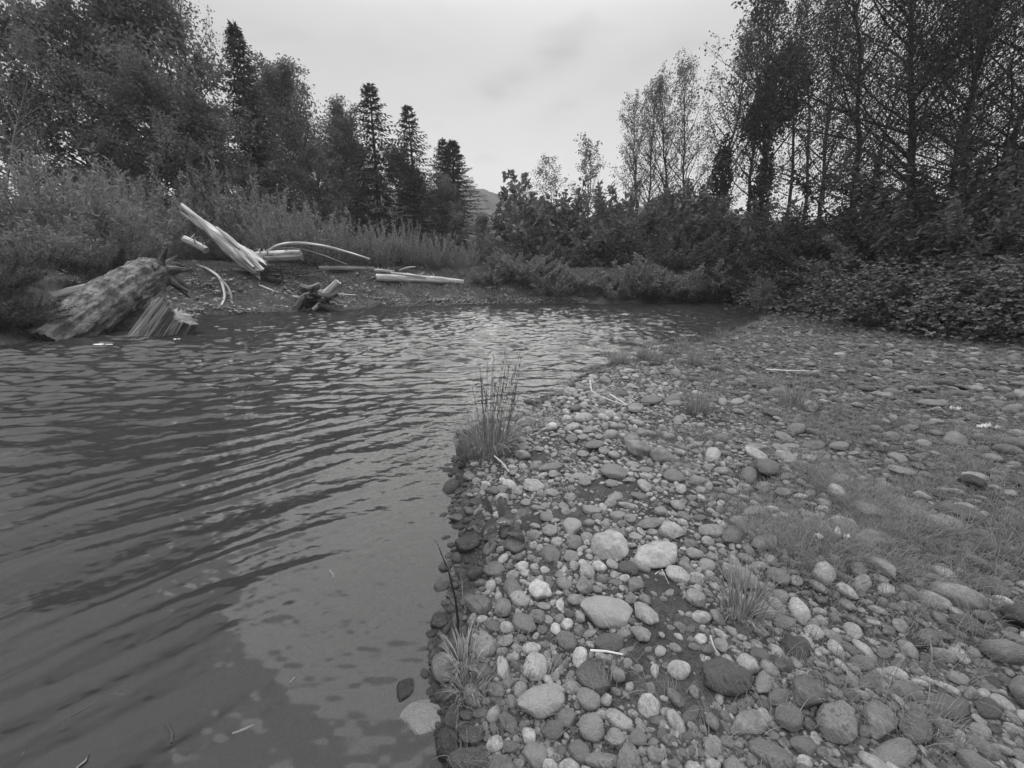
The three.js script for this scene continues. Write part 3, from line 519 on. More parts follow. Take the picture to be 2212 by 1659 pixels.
{ // brush heap under the pile
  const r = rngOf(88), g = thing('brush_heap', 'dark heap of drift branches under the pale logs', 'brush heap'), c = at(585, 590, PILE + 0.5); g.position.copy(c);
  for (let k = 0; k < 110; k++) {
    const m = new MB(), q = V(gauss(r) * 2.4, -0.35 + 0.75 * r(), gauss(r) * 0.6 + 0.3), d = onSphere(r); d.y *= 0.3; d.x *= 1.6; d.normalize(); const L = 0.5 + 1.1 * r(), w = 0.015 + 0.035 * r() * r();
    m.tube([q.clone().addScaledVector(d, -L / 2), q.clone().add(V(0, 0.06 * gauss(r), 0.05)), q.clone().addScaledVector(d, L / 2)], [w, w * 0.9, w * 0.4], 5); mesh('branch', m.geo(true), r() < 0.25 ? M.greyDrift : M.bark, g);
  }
}
log('driftwood_log', 'short pale log end poking from the bushes left of the leaning trunk', [[398, 517, PILE], [446, 541, PILE]], [15, 14], M.drift, { jag: 0.15, free: 1 });
log('driftwood_log', 'pale flat log lying right behind the leaning trunk', [[535, 553, PILE + 0.5], [650, 546, PILE + 0.7]], [13, 12], M.drift, { free: 1 });
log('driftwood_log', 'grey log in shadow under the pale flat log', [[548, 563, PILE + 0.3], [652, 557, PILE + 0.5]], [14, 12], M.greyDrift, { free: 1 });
log('driftwood_pole', 'long thin pole arching over the driftwood pile', [[575, 543, PILE], [601, 530, PILE], [637, 525, PILE], [692, 530, PILE + 0.2], [745, 543, PILE + 0.4], [800, 560, PILE + 0.6]], [4, 6, 6, 5, 4.5, 4], M.drift, { sides: 8, free: 1, category: 'pole' });
log('driftwood_pole', 'thin straight pole under the arching pole', [[590, 537, PILE], [640, 537, PILE], [693, 550, PILE + 0.2], [750, 572, PILE + 0.3]], [3, 3, 3, 3], M.greyDrift, { sides: 8, free: 1, category: 'pole' });
log('driftwood_log', 'grey log lying left of the big pale log', [[688, 580, 25], [808, 582, 26]], [10, 11], M.greyDrift);
log('driftwood_log', 'short grey log piece touching the big pale log', [[806, 584, 26.4], [852, 588, 26.4]], [8, 6], M.drift);
const PD = rest(812, 599, 0.15), FD = rest(425, 572, 0.05), pale = log('driftwood_log', 'big pale barkless log with branch stubs on the far bank', [[812, 599, 26.5], [870, 601, 26.5], [930, 604, 26.6], [1001, 609, 26.8]], [13, 17, 16, 10], M.drift, { jag: 0.2 });
branchOn(pale, [[845, 590], [885, 594], [920, 600]], [4, 6, 6], M.drift, PD - 0.2); branchOn(pale, [[862, 584], [880, 578], [897, 576]], [2, 3, 2], M.drift, PD - 0.2); branchOn(pale, [[900, 595], [910, 592], [916, 587]], [4, 3, 2], M.drift, PD - 0.2);
log('driftwood_stick', 'pale stick on the bank right of the big pale log', [[1053, 621, 27.5], [1095, 621, 27.5]], [3.5, 2], M.drift, { sides: 7, category: 'stick' });
log('driftwood_stick', 'curved pale twig above the far waterline', [[1125, 626, 28], [1118, 640, 28], [1100, 646, 28], [1082, 646, 28]], [1.5, 2, 2, 1.5], M.drift, { sides: 6, category: 'stick' });
const fork = log('driftwood_branch', 'pale forked branch curving down to the water', [[425, 572, 19.6], [448, 581, 19.5], [471, 597, 19.4], [482, 621, 19.2], [485, 637, 19], [480, 655, 18.8], [470, 666, 18.7]], [3.5, 4.5, 5.5, 4.5, 4.5, 4, 3], M.drift, { sides: 9, category: 'branch' });
branchOn(fork, [[475, 602], [491, 619], [498, 634], [500, 650], [494, 664]], [4, 4, 4, 4, 3], M.drift, lerp(FD, rest(470, 666, 0.05), 0.6));
log('driftwood_pole', 'thin pole sloping down to the root mass', [[540, 607, 21.5], [575, 622, 21.3], [610, 635, 21.2], [648, 643, 21.2]], [3, 4, 5, 5], M.drift, { sides: 8, category: 'pole' });
log('driftwood_stick', 'short grey stick beside the root end of the huge trunk', [[360, 630, 16], [402, 605, 16.6]], [5, 5], M.greyDrift, { sides: 8, category: 'stick' });
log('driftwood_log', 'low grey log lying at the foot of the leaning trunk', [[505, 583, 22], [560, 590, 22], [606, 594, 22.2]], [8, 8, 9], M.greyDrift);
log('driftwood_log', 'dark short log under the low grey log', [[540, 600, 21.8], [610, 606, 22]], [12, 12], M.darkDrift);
{
  const RD = rest(682, 662, 0.05), c = at(682, 640, RD), s = mesh('root_mass', new THREE.BufferGeometry(), M.darkDrift); tag(s, 'dark root mass with pale broken stubs at the water edge', 'root mass');
  const g = new THREE.IcosahedronGeometry(1, 9); g.deleteAttribute('uv'); g.deleteAttribute('normal'); const gm = mergeVertices(g), p = gm.attributes.position, uv = [];
  for (let k = 0; k < p.count; k++) { const q = V().fromBufferAttribute(p, k), d = 0.62 * (1 + 0.45 * n3(q.x * 1.8, q.y * 1.8, q.z * 1.8) + 0.2 * n3(q.x * 5, q.y * 5, q.z * 5)); p.setXYZ(k, c.x + q.x * d * 1.25, c.y + q.y * d * 0.8, c.z + q.z * d); uv.push(q.x + q.z * 0.3, q.y); }
  gm.setAttribute('uv', new THREE.Float32BufferAttribute(uv, 2)); gm.computeVertexNormals(); s.geometry = gm;
  const st = (l, w, mat, n = 'stub') => { const m = new THREE.Mesh(logGeo(l.map((q) => at(...q, RD - 0.4)), w.map((v) => px(v, RD)), { seed: ls++, sides: 14, n: 14, ridge: 0.15 }), mat); m.name = n; s.add(m); };
  st([[697, 641], [712, 627], [731, 608]], [15, 15, 13], M.drift); st([[650, 617], [668, 622], [692, 614]], [9, 11, 9], M.greyDrift); st([[690, 632], [712, 638], [730, 632]], [16, 18, 8], M.greyDrift);
  st([[672, 633], [655, 643], [642, 662]], [10, 14, 12], M.greyDrift, 'root'); st([[700, 650], [690, 658], [677, 668]], [9, 9, 8], M.drift); st([[720, 634], [740, 636], [768, 637]], [5, 3, 2], M.drift, 'root'); st([[715, 640], [728, 650], [742, 656]], [8, 6, 3], M.greyDrift, 'root'); st([[690, 655], [715, 668], [748, 676]], [14, 12, 4], M.darkDrift, 'root');
}
log('sunken_log', 'weathered log lying in the dark undercut at the left edge', [[-40, 672, 13.6], [60, 655, 13.8], [200, 622, 14.6]], [26, 30, 26], M.greyDrift, { ridge: 0.15 });
log('sunken_log', 'half sunk grey log below the other one at the left edge', [[-40, 690, 13], [70, 684, 13.1], [160, 676, 13.4]], [20, 20, 14], M.greyDrift, { ridge: 0.15 });
log('leaning_branch', 'thin dark stem leaning out of the brambles on the right', [[1930, 590, 17], [1905, 540, 17.5], [1880, 470, 18]], [4, 3.5, 3], M.bark, { sides: 7, free: 1, category: 'stem' });
log('driftwood_stick', 'dark drift branch at the far waterline under the thicket', [[1540, 632, 30], [1570, 636, 30], [1600, 643, 30]], [3, 4, 3], M.drift, { sides: 7, category: 'stick' });

// ---------------------------------------------------------------- stones
function stoneGeo(seed, detail, facets) {
  const r = rngOf(seed), g0 = new THREE.IcosahedronGeometry(1, detail); g0.deleteAttribute('uv'); g0.deleteAttribute('normal');
  const g = mergeVertices(g0, 1e-4), p = g.attributes.position, cuts = Array.from({ length: facets }, () => [onSphere(r), 0.7 + 0.22 * r()]), uv = [], ou = r(), ov = r(), ph = r() * 50;
  for (let k = 0; k < p.count; k++) {
    const q = V().fromBufferAttribute(p, k), d = 1 + 0.1 * n3(q.x * 0.9 + ph, q.y * 0.9, q.z * 0.9) + 0.03 * n3(q.x * 2.6, q.y * 2.6 + ph, q.z * 2.6); q.multiplyScalar(d);
    for (const [n, c] of cuts) { const e = q.dot(n) - c; if (e > 0) q.addScaledVector(n, -e * 0.88); }
    p.setXYZ(k, q.x, q.y, q.z); uv.push(ou + (q.x + 0.25 * q.y) * 0.32, ov + (q.z + 0.3 * q.y) * 0.32);
  }
  g.setAttribute('uv', new THREE.Float32BufferAttribute(uv, 2)); g.computeVertexNormals(); return g;
}
const roundG = [0, 1, 2, 3, 4].map((k) => stoneGeo(200 + k, 6, 2)), blockG = [0, 1, 2, 3, 4, 5].map((k) => stoneGeo(220 + k, 6, 9));
const smallG = [0, 1, 2, 3].map((k) => stoneGeo(240 + k, 2, 5)), tinyG = [0, 1].map((k) => stoneGeo(250 + k, 1, 3));
const cells = new Map(), CS = 0.12, ck = (x, z) => `${Math.floor(x / CS)},${Math.floor(z / CS)}`;
function occupy(x, z, r) { const R = Math.ceil(r / CS) + 1, cx = Math.floor(x / CS), cz = Math.floor(z / CS); for (let i = -R; i <= R; i++) for (let j = -R; j <= R; j++) { const k = `${cx + i},${cz + j}`; if (!cells.has(k)) cells.set(k, []); cells.get(k).push([x, z, r]); } }
const isFree = (x, z, r, sq = 0.86) => !(cells.get(ck(x, z)) ?? []).some(([a, b, q]) => (a - x) ** 2 + (b - z) ** 2 < ((q + r) * sq) ** 2);
const sr = rngOf(300);
let nPieces = 0;
// a stone whose seen outline is (X, Y, w, h, turn) in the photograph's own plane; its thickness is taken from its smaller side
function cobble(X, Y, w, h, deg, tone, label, o = {}) {
  let c = hit(X, Y, 0.02), r = ray(X, Y).normalize(), D = c.clone().sub(camera.position).dot(V(0, -SP, -CP)), k = D / F;
  c = hit(X, Y, Math.min(w, h) * k * 0.18);
  const dist = c.distanceTo(camera.position);
  const hd = V(r.x, 0, r.z).normalize(), rt = V(-hd.z, 0, hd.x), up = rt.clone().cross(r).normalize();
  const proj = (dx, dy) => { const q = ray(X + dx, Y + dy); const t = dist / q.dot(r); return q.multiplyScalar(t).add(camera.position).sub(c); };
  const o0 = proj(0, 0), a = deg * Math.PI / 180;
  const e1 = proj(Math.cos(a) * w / 2, Math.sin(a) * w / 2).sub(o0), e2 = proj(-Math.sin(a) * h / 2, Math.cos(a) * h / 2).sub(o0);
  const u = [e1.dot(rt), e2.dot(rt)], v = [e1.dot(up), e2.dot(up)];
  const T11 = u[0] ** 2 + u[1] ** 2, T12 = u[0] * v[0] + u[1] * v[1], T22 = v[0] ** 2 + v[1] ** 2;
  const se = Math.max(0.3, -r.y), ce = Math.sqrt(1 - r.y * r.y);
  const small = Math.sqrt(Math.max(1e-6, (T11 + T22) / 2 - Math.hypot((T11 - T22) / 2, T12)));
  const cc = Math.min(small * (o.thick ?? 0.72), Math.sqrt(T22) * 0.72 / Math.max(ce, 0.3));
  let h11 = T11, h12 = T12 / se, h22 = Math.max((T22 - cc * cc * ce * ce) / (se * se), small * small * 0.5);
  const tr = (h11 + h22) / 2, df = Math.hypot((h11 - h22) / 2, h12), big = Math.sqrt(tr + df), sml = Math.sqrt(Math.max(tr - df, big * big * 0.12)), an = 0.5 * Math.atan2(2 * h12, h11 - h22);
  const ax = rt.clone().multiplyScalar(Math.cos(an)).addScaledVector(hd, Math.sin(an));
  const block = o.block ?? sr() < 0.68, geos = block ? blockG : roundG, g = geos[Math.floor(sr() * geos.length)];
  const m = new THREE.Mesh(g, stoneMat(tone, o.wet, Math.floor(sr() * 3)));
  m.position.set(c.x, H(c.x, c.z) + cc * (o.lift ?? 0.5), c.z); m.rotation.set(gauss(sr) * 0.1, Math.atan2(-ax.z, ax.x), gauss(sr) * 0.1, 'YXZ'); m.scale.set(big, cc, sml);
  m.castShadow = m.receiveShadow = true; occupy(c.x, c.z, Math.sqrt(big * sml));
  if (label) { m.name = numbered(o.name ?? 'cobble'); tag(m, label, 'stone'); scene.add(m); } else { m.name = nPieces++ ? `cobble_${String(nPieces).padStart(3, '0')}` : 'cobble'; bar.add(m); }
  return m;
}
// surveyed stones, region by region: [x, y, w, h, turn, brightness, label?, options?]
const survey = (ox, oy, k, list) => list.forEach(([x, y, w, h, d, t, label, o]) => cobble((ox + x * k) * 0.57604, (oy + y * k) * 0.57604, w * k * 0.57604, h * k * 0.57604, d, t, label, o));
survey(1500, 2000, 0.5425, [
  [1452, 85, 262, 222, 20, 152, 'big round pale boulder beside the angular pale slab', { block: false }], [1780, 145, 345, 205, -10, 150, 'big angular pale slab right of the round pale boulder', { block: true }],
  [1425, 533, 380, 222, 12, 140, 'large oval grey cobble in the middle of the near gravel', { block: false }], [1695, 550, 212, 118, 33, 142, 'smaller oval cobble touching the right end of the large oval one', { block: false }],
  [970, 390, 165, 148, 50, 168, 'brightest blocky cobble left of the large oval one', { block: true }], [830, 450, 150, 115, 25, 142, 'egg shaped cobble left of the brightest blocky one', { block: false }], [712, 515, 142, 125, 80, 112, 'dark spotted cobble left of the egg shaped one', { block: false }],
  [578, 775, 195, 165, 82, 118, 'tall grey cobble standing at the waterline below the dead sapling'], [570, 950, 140, 120, 70, 100], [295, 930, 235, 165, 82, 85, 'dark cobble with a wet foot in the waterline grass', { wet: true, block: false }],
  [935, 920, 208, 180, 75, 152, 'pale veined round cobble below the egg shaped one', { block: false }], [710, 925, 190, 85, 84, 155, 'narrow pale cobble beside the pale veined one'], [985, 1145, 350, 232, -26, 138, 'large smooth grey loaf shaped cobble near the bottom', { block: false }],
  [1305, 1140, 185, 150, 50, 130, 'speckled dark and light cobble right of the loaf shaped one', { block: false }], [1515, 1285, 222, 122, 37, 152, 'pale elongated cobble lying diagonally below the wet dip', { block: false }], [1325, 1335, 215, 190, 70, 128, 'rounded grey cobble with one dark pit below the speckled one'],
  [1495, 1405, 170, 140, 30, 125], [1640, 1415, 140, 130, 70, 115], [180, 1240, 390, 280, -15, 108, 'broad flat pale stone just under the water', { wet: true, block: true, thick: 0.45, lift: 0, name: 'sunken_stone' }], [500, 1390, 205, 150, 10, 72, 'dark wet stone right of the flat sunken stone', { wet: true }],
  [935, 1530, 195, 170, 60, 128], [1235, 1510, 190, 150, 75, 112], [1760, 1530, 150, 110, 50, 130], [1400, 1570, 270, 130, 0, 115], [1340, 985, 310, 225, 35, 78, 'large dark wet stone beside the mud dip', { wet: true, block: true }], [1450, 750, 225, 135, 0, 85, 'dark flat stone crossed by a pale stick', { block: true }],
  [1150, 740, 165, 130, 50, 100], [850, 615, 190, 140, 30, 112], [950, 570, 112, 106, 0, 112], [1575, 245, 150, 112, 10, 75, 'dark stone tucked below the angular pale slab'], [1625, 355, 122, 116, 0, 112], [1275, 365, 122, 118, 60, 122],
  [1920, 285, 190, 118, 35, 152, 'pale wedge cobble right below the angular pale slab', { block: true }], [2050, 445, 172, 122, 40, 125], [2050, 330, 112, 72, 10, 135], [1290, 260, 132, 100, 40, 142], [780, 380, 175, 115, 60, 98], [550, 490, 205, 140, 0, 85, null, { wet: true }], [655, 245, 175, 110, 0, 95],
  [730, 740, 130, 82, -15, 138], [995, 500, 116, 56, 15, 138], [1025, 595, 76, 70, 0, 150], [1190, 1060, 132, 86, 10, 138], [660, 1080, 142, 112, 30, 112], [675, 1155, 112, 62, 10, 112], [770, 1165, 116, 76, 70, 132], [742, 1035, 86, 80, 0, 116],
  [1665, 690, 152, 102, 20, 132], [1595, 450, 86, 76, 0, 120], [1865, 410, 76, 50, -20, 142], [1590, 800, 62, 42, -10, 132], [1310, 690, 102, 52, -20, 150], [270, 600, 135, 112, 30, 62, null, { wet: true }], [220, 690, 82, 62, 0, 62, null, { wet: true }], [1085, 880, 85, 95, 0, 112], [1150, 1270, 152, 132, 60, 106],
  [750, 1310, 190, 112, 60, 98], [1060, 1350, 172, 150, 0, 98], [500, 1565, 350, 185, 0, 66, 'broad dark wet stone at the bottom edge of the waterline', { wet: true, block: false }], [760, 1470, 142, 92, 20, 112], [1040, 140, 150, 120, 30, 100], [1180, 160, 120, 90, 20, 125], [1200, 60, 110, 110, 0, 110], [1290, 30, 90, 80, 0, 125],
  [1970, 190, 66, 60, 0, 125], [2040, 140, 132, 90, 25, 125], [2160, 165, 92, 60, 20, 125], [2030, 780, 82, 56, 15, 116], [2130, 800, 102, 76, 20, 106], [2010, 660, 80, 56, 0, 112], [1780, 1300, 102, 82, 0, 112], [1810, 1390, 92, 82, 60, 112], [1880, 1420, 56, 46, 0, 122],
  [1960, 1520, 92, 52, 55, 125], [2020, 1500, 96, 56, 80, 116], [2085, 1520, 92, 52, 75, 116], [1990, 1400, 92, 72, 10, 112], [1900, 1590, 112, 72, 0, 122], [640, 640, 130, 90, 20, 95], [700, 600, 70, 40, 10, 140], [985, 665, 80, 70, 0, 105], [1030, 345, 60, 90, 0, 110], [1100, 290, 80, 42, 5, 130], [1360, 385, 80, 50, 20, 130], [1480, 340, 80, 50, 10, 120], [1170, 555, 70, 70, 0, 90], [1100, 590, 70, 60, 40, 125], [840, 720, 70, 60, 0, 130], [1000, 770, 110, 50, 5, 120], [560, 1240, 140, 70, -10, 110], [1110, 1500, 90, 80, 30, 105],
]);
survey(2500, 2000, 0.6058, [
  [370, 888, 335, 240, 25, 74, 'largest dark smooth oval boulder beside the mud dip', { block: false }], [500, 812, 165, 118, 45, 148, 'pale cobble peeking out behind the dark smooth boulder', { block: false }], [335, 690, 118, 90, 60, 142], [605, 920, 172, 105, 100, 132, 'upright pale cobble right of the dark smooth boulder', { block: false }],
  [800, 702, 195, 150, 10, 74, 'dark rounded boulder below the grass tuft', { block: false }], [580, 755, 142, 96, 30, 95], [720, 815, 132, 102, 45, 90], [700, 1010, 152, 112, -20, 106], [870, 982, 255, 185, 40, 92, 'angular dark grey slab above the two big ovals', { block: true }],
  [1060, 1165, 298, 230, 55, 112, 'big smooth oval boulder with a small dark pit', { block: false }], [1315, 1150, 275, 205, 65, 106, 'big boulder right of the smooth pitted oval'], [1545, 1195, 235, 192, 40, 96, 'dark faceted boulder right of the pair of big ovals', { block: true }], [1415, 1360, 285, 185, -20, 122, 'pale smooth boulder at the bottom edge under the dark faceted one', { block: false }],
  [755, 1135, 212, 172, 50, 102, 'grey boulder left of the smooth pitted oval'], [505, 1175, 235, 182, -5, 118, 'pitted pale boulder with a ragged lower edge', { block: true }], [640, 1375, 340, 165, 30, 102, 'long smooth boulder at the bottom edge', { block: false }], [850, 1310, 182, 122, 20, 112], [1480, 980, 255, 132, 20, 96, 'long dark wedge stone above the dark faceted boulder', { block: true }],
  [1735, 1075, 292, 152, 15, 86, 'broad dark stone right of the dark faceted boulder'], [1990, 1080, 202, 132, 30, 80], [1255, 915, 152, 112, -25, 96], [1105, 905, 96, 60, 20, 116], [920, 880, 122, 62, 10, 92], [1210, 800, 182, 122, 0, 102], [1350, 735, 116, 92, 0, 112], [1620, 640, 150, 112, 20, 100], [1550, 655, 130, 112, 40, 60, 'small dark block on the right gravel', { block: true }],
  [1805, 895, 152, 82, 20, 142, 'pale flat cobble on the right gravel'], [1940, 860, 122, 52, 5, 122], [1360, 350, 122, 86, 15, 155, 'pale spotted cobble alone on the right gravel', { block: false }], [1185, 220, 132, 86, 35, 116], [690, 265, 172, 122, 30, 112, null, { block: true }], [800, 290, 96, 76, 20, 142], [730, 550, 162, 102, -15, 106], [1140, 1000, 162, 72, 25, 102],
  [400, 1090, 92, 62, 20, 112], [150, 1120, 152, 82, -40, 102], [600, 1055, 92, 72, 20, 96], [370, 1290, 112, 82, 20, 116], [660, 1250, 92, 62, 20, 126], [1150, 1340, 132, 72, 10, 96], [970, 1350, 92, 82, 0, 122], [1895, 1245, 92, 56, 20, 112], [612, 52, 182, 92, 0, 128, 'blocky pale stone with a shaded front behind the grass tuft', { block: true }], [1120, 440, 152, 52, 30, 122], [1950, 385, 122, 46, 15, 96], [470, 1060, 80, 50, 30, 120], [510, 1040, 60, 90, -30, 110],
  [1040, 975, 140, 50, 35, 125], [890, 1190, 90, 70, 20, 95], [1380, 600, 90, 70, 0, 105], [1440, 810, 110, 90, 10, 95], [1530, 820, 60, 40, 40, 120], [1610, 780, 110, 50, 30, 100], [1660, 870, 60, 40, 20, 110], [470, 590, 130, 90, 0, 85], [2040, 1220, 100, 50, 10, 90], [1000, 1240, 80, 60, 20, 105], [1200, 1290, 120, 60, 0, 95], [860, 370, 70, 40, 10, 112], [960, 410, 80, 50, 20, 105], [1050, 600, 55, 36, 20, 190], [940, 745, 52, 34, 40, 190], [1300, 610, 70, 40, 20, 130],
]);
survey(1500, 1200, 0.5425, [
  [920, 1145, 162, 92, 5, 138, 'smooth oval cobble alone below the tall grass clump', { block: false }], [810, 1185, 82, 66, 0, 128], [780, 1225, 52, 46, 0, 122], [1060, 1065, 82, 56, 10, 132], [1045, 1015, 172, 62, -5, 112], [940, 1000, 86, 52, -15, 122], [1275, 1120, 92, 66, 0, 122], [1240, 1085, 132, 52, 0, 126], [1465, 1130, 102, 62, 5, 122], [1480, 1048, 192, 112, 15, 106, 'angular dark stone above the pale slabs', { block: true }],
  [1410, 905, 82, 66, 10, 122], [1265, 925, 92, 66, -10, 132], [1345, 860, 152, 72, -15, 96], [1184, 822, 92, 66, 0, 100], [1265, 808, 82, 46, 0, 126], [1375, 805, 66, 42, 0, 132], [1600, 830, 112, 82, -10, 106], [1925, 690, 86, 62, 0, 122], [2165, 930, 112, 92, 10, 145], [1735, 555, 152, 82, 0, 100], [1520, 510, 112, 52, 0, 80], [1890, 545, 122, 72, -15, 102],
  [1185, 1430, 138, 132, 0, 142, 'square topped pale cobble above left of the round pale boulder', { block: true }], [1015, 1360, 102, 76, -5, 116], [1320, 1310, 142, 72, 10, 132], [1500, 1350, 116, 72, 5, 132], [1590, 1370, 92, 82, 0, 116], [1627, 1495, 112, 62, 5, 138], [1745, 1465, 96, 52, 5, 132], [1035, 1455, 102, 86, 0, 126], [1730, 1405, 202, 82, -10, 106], [1045, 1195, 112, 62, 0, 126], [1175, 1225, 82, 62, 0, 132], [1490, 1225, 112, 72, -10, 126], [1655, 1215, 122, 52, 0, 112],
  [1890, 1080, 152, 102, 10, 106], [1800, 1320, 92, 62, 10, 132], [1940, 1170, 76, 56, 30, 148], [1700, 1035, 112, 46, -5, 122], [1590, 1105, 102, 36, -5, 126], [1630, 610, 112, 72, 0, 116], [1400, 640, 92, 52, 0, 116], [1310, 760, 92, 56, -10, 116], [840, 880, 100, 60, 0, 105], [960, 890, 80, 40, 0, 130], [1130, 915, 80, 30, 0, 120], [1340, 960, 70, 40, 0, 130], [720, 1085, 50, 30, 0, 130], [1130, 1290, 80, 60, 30, 130], [870, 1260, 80, 50, 0, 130], [1000, 1290, 70, 60, 0, 125],
  [395, 1365, 112, 58, -5, 80, 'flat dark wet stone at the waterline below the grass clump', { wet: true, block: true }], [510, 1260, 66, 56, 0, 70, null, { wet: true }], [405, 1305, 62, 28, 0, 95, null, { wet: true }], [415, 1185, 72, 52, -20, 62, null, { wet: true }], [480, 1080, 92, 72, 20, 112], [935, 510, 58, 28, 5, 55, 'small dark stone in the water right of the grass clump', { wet: true, lift: 0.9 }], [1210, 410, 62, 38, 20, 55, null, { wet: true }], [1095, 515, 72, 38, 0, 52, null, { wet: true }], [790, 685, 52, 42, 0, 52, null, { wet: true }], [880, 720, 112, 62, 0, 88], [700, 1170, 110, 70, 0, 105], [650, 1180, 120, 60, 0, 90],
]);
survey(2500, 1100, 0.6058, [
  [620, 1072, 152, 132, 20, 92, 'rounded dark faceted boulder on the mid gravel', { block: true }], [510, 1125, 112, 96, 40, 102], [740, 1012, 182, 58, 25, 128], [1065, 945, 132, 72, 0, 106], [905, 945, 152, 62, 0, 86], [540, 955, 132, 62, 0, 122], [880, 1020, 102, 52, 10, 132], [770, 945, 112, 34, 0, 132], [1450, 1100, 202, 82, 10, 112], [1060, 1150, 152, 72, 0, 122], [1330, 1190, 112, 52, 0, 116], [1665, 795, 106, 52, 0, 122], [2050, 675, 112, 38, 0, 102],
  [650, 740, 122, 48, 15, 70], [435, 670, 92, 46, -10, 132], [345, 670, 56, 52, 0, 132], [1070, 380, 82, 38, 0, 135], [1000, 370, 62, 46, 0, 70], [1430, 1015, 132, 52, 15, 122], [1240, 1340, 252, 102, 25, 102, 'long grey stone lying in the hazy grass on the right'], [490, 1450, 142, 62, 15, 122], [410, 1500, 132, 110, 0, 102], [540, 1350, 162, 72, -10, 118], [450, 1405, 132, 62, 0, 118], [280, 1470, 172, 92, 10, 122], [720, 1230, 112, 72, 0, 112], [600, 1200, 102, 72, 0, 106], [745, 1135, 102, 52, 0, 112],
  [405, 1225, 82, 46, 0, 142], [210, 1215, 72, 46, 0, 142], [90, 1210, 66, 60, 45, 148], [890, 1240, 82, 52, 0, 122], [1640, 680, 222, 62, 0, 96], [60, 635, 92, 38, -10, 126], [45, 680, 102, 46, 0, 116], [1100, 890, 150, 50, 25, 70], [200, 1390, 90, 50, 0, 100], [620, 1270, 110, 30, 10, 120], [940, 985, 100, 24, 0, 120], [1180, 690, 80, 40, 0, 110], [1310, 620, 90, 40, 0, 105], [850, 410, 80, 24, 0, 120], [1500, 830, 120, 40, 0, 110], [1960, 960, 100, 40, 0, 100],
]);
// the rest of the gravel: sizes from large to small, packed round the surveyed ones
const wetDip = (x, z) => Math.max(0, ...dips.map(([a, b, r]) => 1 - Math.hypot(x - a, z - b) / r));
const dips = [[1420, 1261, 0.13], [1442, 1327, 0.16], [1395, 1427, 0.12], [1442, 1418, 0.15], [1473, 1490, 0.13], [1364, 1511, 0.1], [1527, 1553, 0.07], [1286, 1060, 0.2], [1340, 1052, 0.18], [1161, 991, 0.14], [1130, 1113, 0.18], [1230, 1115, 0.14], [1180, 1230, 0.07]].map(([X, Y, r]) => { const p = hit(X, Y); return [p.x, p.z, r]; });
const greys = (r, x, z, sd) => clamp((88 + 46 * r() + 14 * gauss(r) - 34 * smoothstep(x, 0.8, 4)), 45, 170) * (sd < 0.1 ? 0.5 : lerp(0.62, 1, smoothstep(sd, 0.1, 0.3)));  // rightward falloff puts tree shade into the stone colour; waterline stones darker from wet
const loose = [];
for (const [size, n, reach] of [[0.085, 1100, 24], [0.062, 3200, 25], [0.045, 6500, 20], [0.075, 9000, -1], [0.055, 12000, -1], [0.031, 16000, 16], [0.02, 34000, 11]]) for (let k = 0; k < n; k++) {
  const D = reach < 0 ? 4.5 + 20 * sr() : 0.35 + reach * Math.pow(sr(), 1.7), f = sr() * 2.75 - 0.55, x = D * f * 0.9, z = -D, s = size * (0.72 + 0.56 * sr());
  if (!isFree(x, z, s)) continue;
  const [sd, side] = shore(x, z); if (side || sd < -1 || sd > 9) continue; if (sd < 0 && (sr() < -sd * 1.1 || (sd < -0.12 && size > 0.065) || s > -2 * H(x, z) + 0.06)) continue; if (size > 0.04 && (D < 3.5 || x > 1.4) && sr() < 0.75) continue;
  const w = wetDip(x, z); if (w > 0.12 && sr() < 0.93 - (size < 0.03 ? 0.12 : 0)) continue;
  occupy(x, z, s); loose.push({ x, z, s, sd, app: s / (D + 0.6) });
}
loose.sort((a, b) => b.app - a.app);
const nSingle = Math.max(0, 298 - nPieces);
for (let k = 0; k < nSingle; k++) {
  const { x, z, s, sd } = loose[k], block = sr() < 0.7, geos = block ? blockG : roundG, m = new THREE.Mesh(geos[Math.floor(sr() * geos.length)], stoneMat(greys(sr, x, z, sd), sd < 0.12, Math.floor(sr() * 3)));
  const q = 0.5 + 0.3 * sr(); m.position.set(x, H(x, z) + s * q * 0.4, z); m.rotation.set(gauss(sr) * 0.25, sr() * 6.28, gauss(sr) * 0.25, 'YXZ'); m.scale.set(s * 1.2, s * q, s * (0.75 + 0.25 * sr()));
  m.castShadow = m.receiveShadow = true; m.name = `cobble_${String(++nPieces).padStart(3, '0')}`; bar.add(m);
}
function scatter(name, geos, list, mat, parent) { // many small stones as instances, one set for each shape
  geos.forEach((g, gi) => {
    const part = list.filter((_, k) => k % geos.length === gi), im = new THREE.InstancedMesh(g, mat, part.length), d = new THREE.Object3D(), c = new THREE.Color();
    part.forEach(({ x, y, z, s, sd }, k) => {
      const q = 0.45 + 0.35 * sr(); d.position.set(x, y + s * q * 0.35, z); d.rotation.set(gauss(sr) * 0.4, sr() * 6.28, gauss(sr) * 0.4, 'YXZ'); d.scale.set(s * 1.2, s * q, s * (0.7 + 0.3 * sr())); d.updateMatrix(); im.setMatrixAt(k, d.matrix);
      const a = clamp(lin(greys(sr, x, z, sd)) / SK * 1.25, 0.03, 0.7); im.setColorAt(k, c.setRGB(a, a, a));
    });
    im.name = gi ? `${name}_${String(gi).padStart(3, '0')}` : name; im.castShadow = im.receiveShadow = true; parent.add(im); tag(im, null, null, null, 'stuff');
  });
}
const pebbleMat = std(1, { map: T.stone, bumpMap: T.stoneBump, bumpScale: 0.004, roughness: 0.85 });
const others = loose.slice(nSingle).map((q) => ({ ...q, y: H(q.x, q.z) }));
scatter('small_cobbles', smallG, others, pebbleMat, bar);
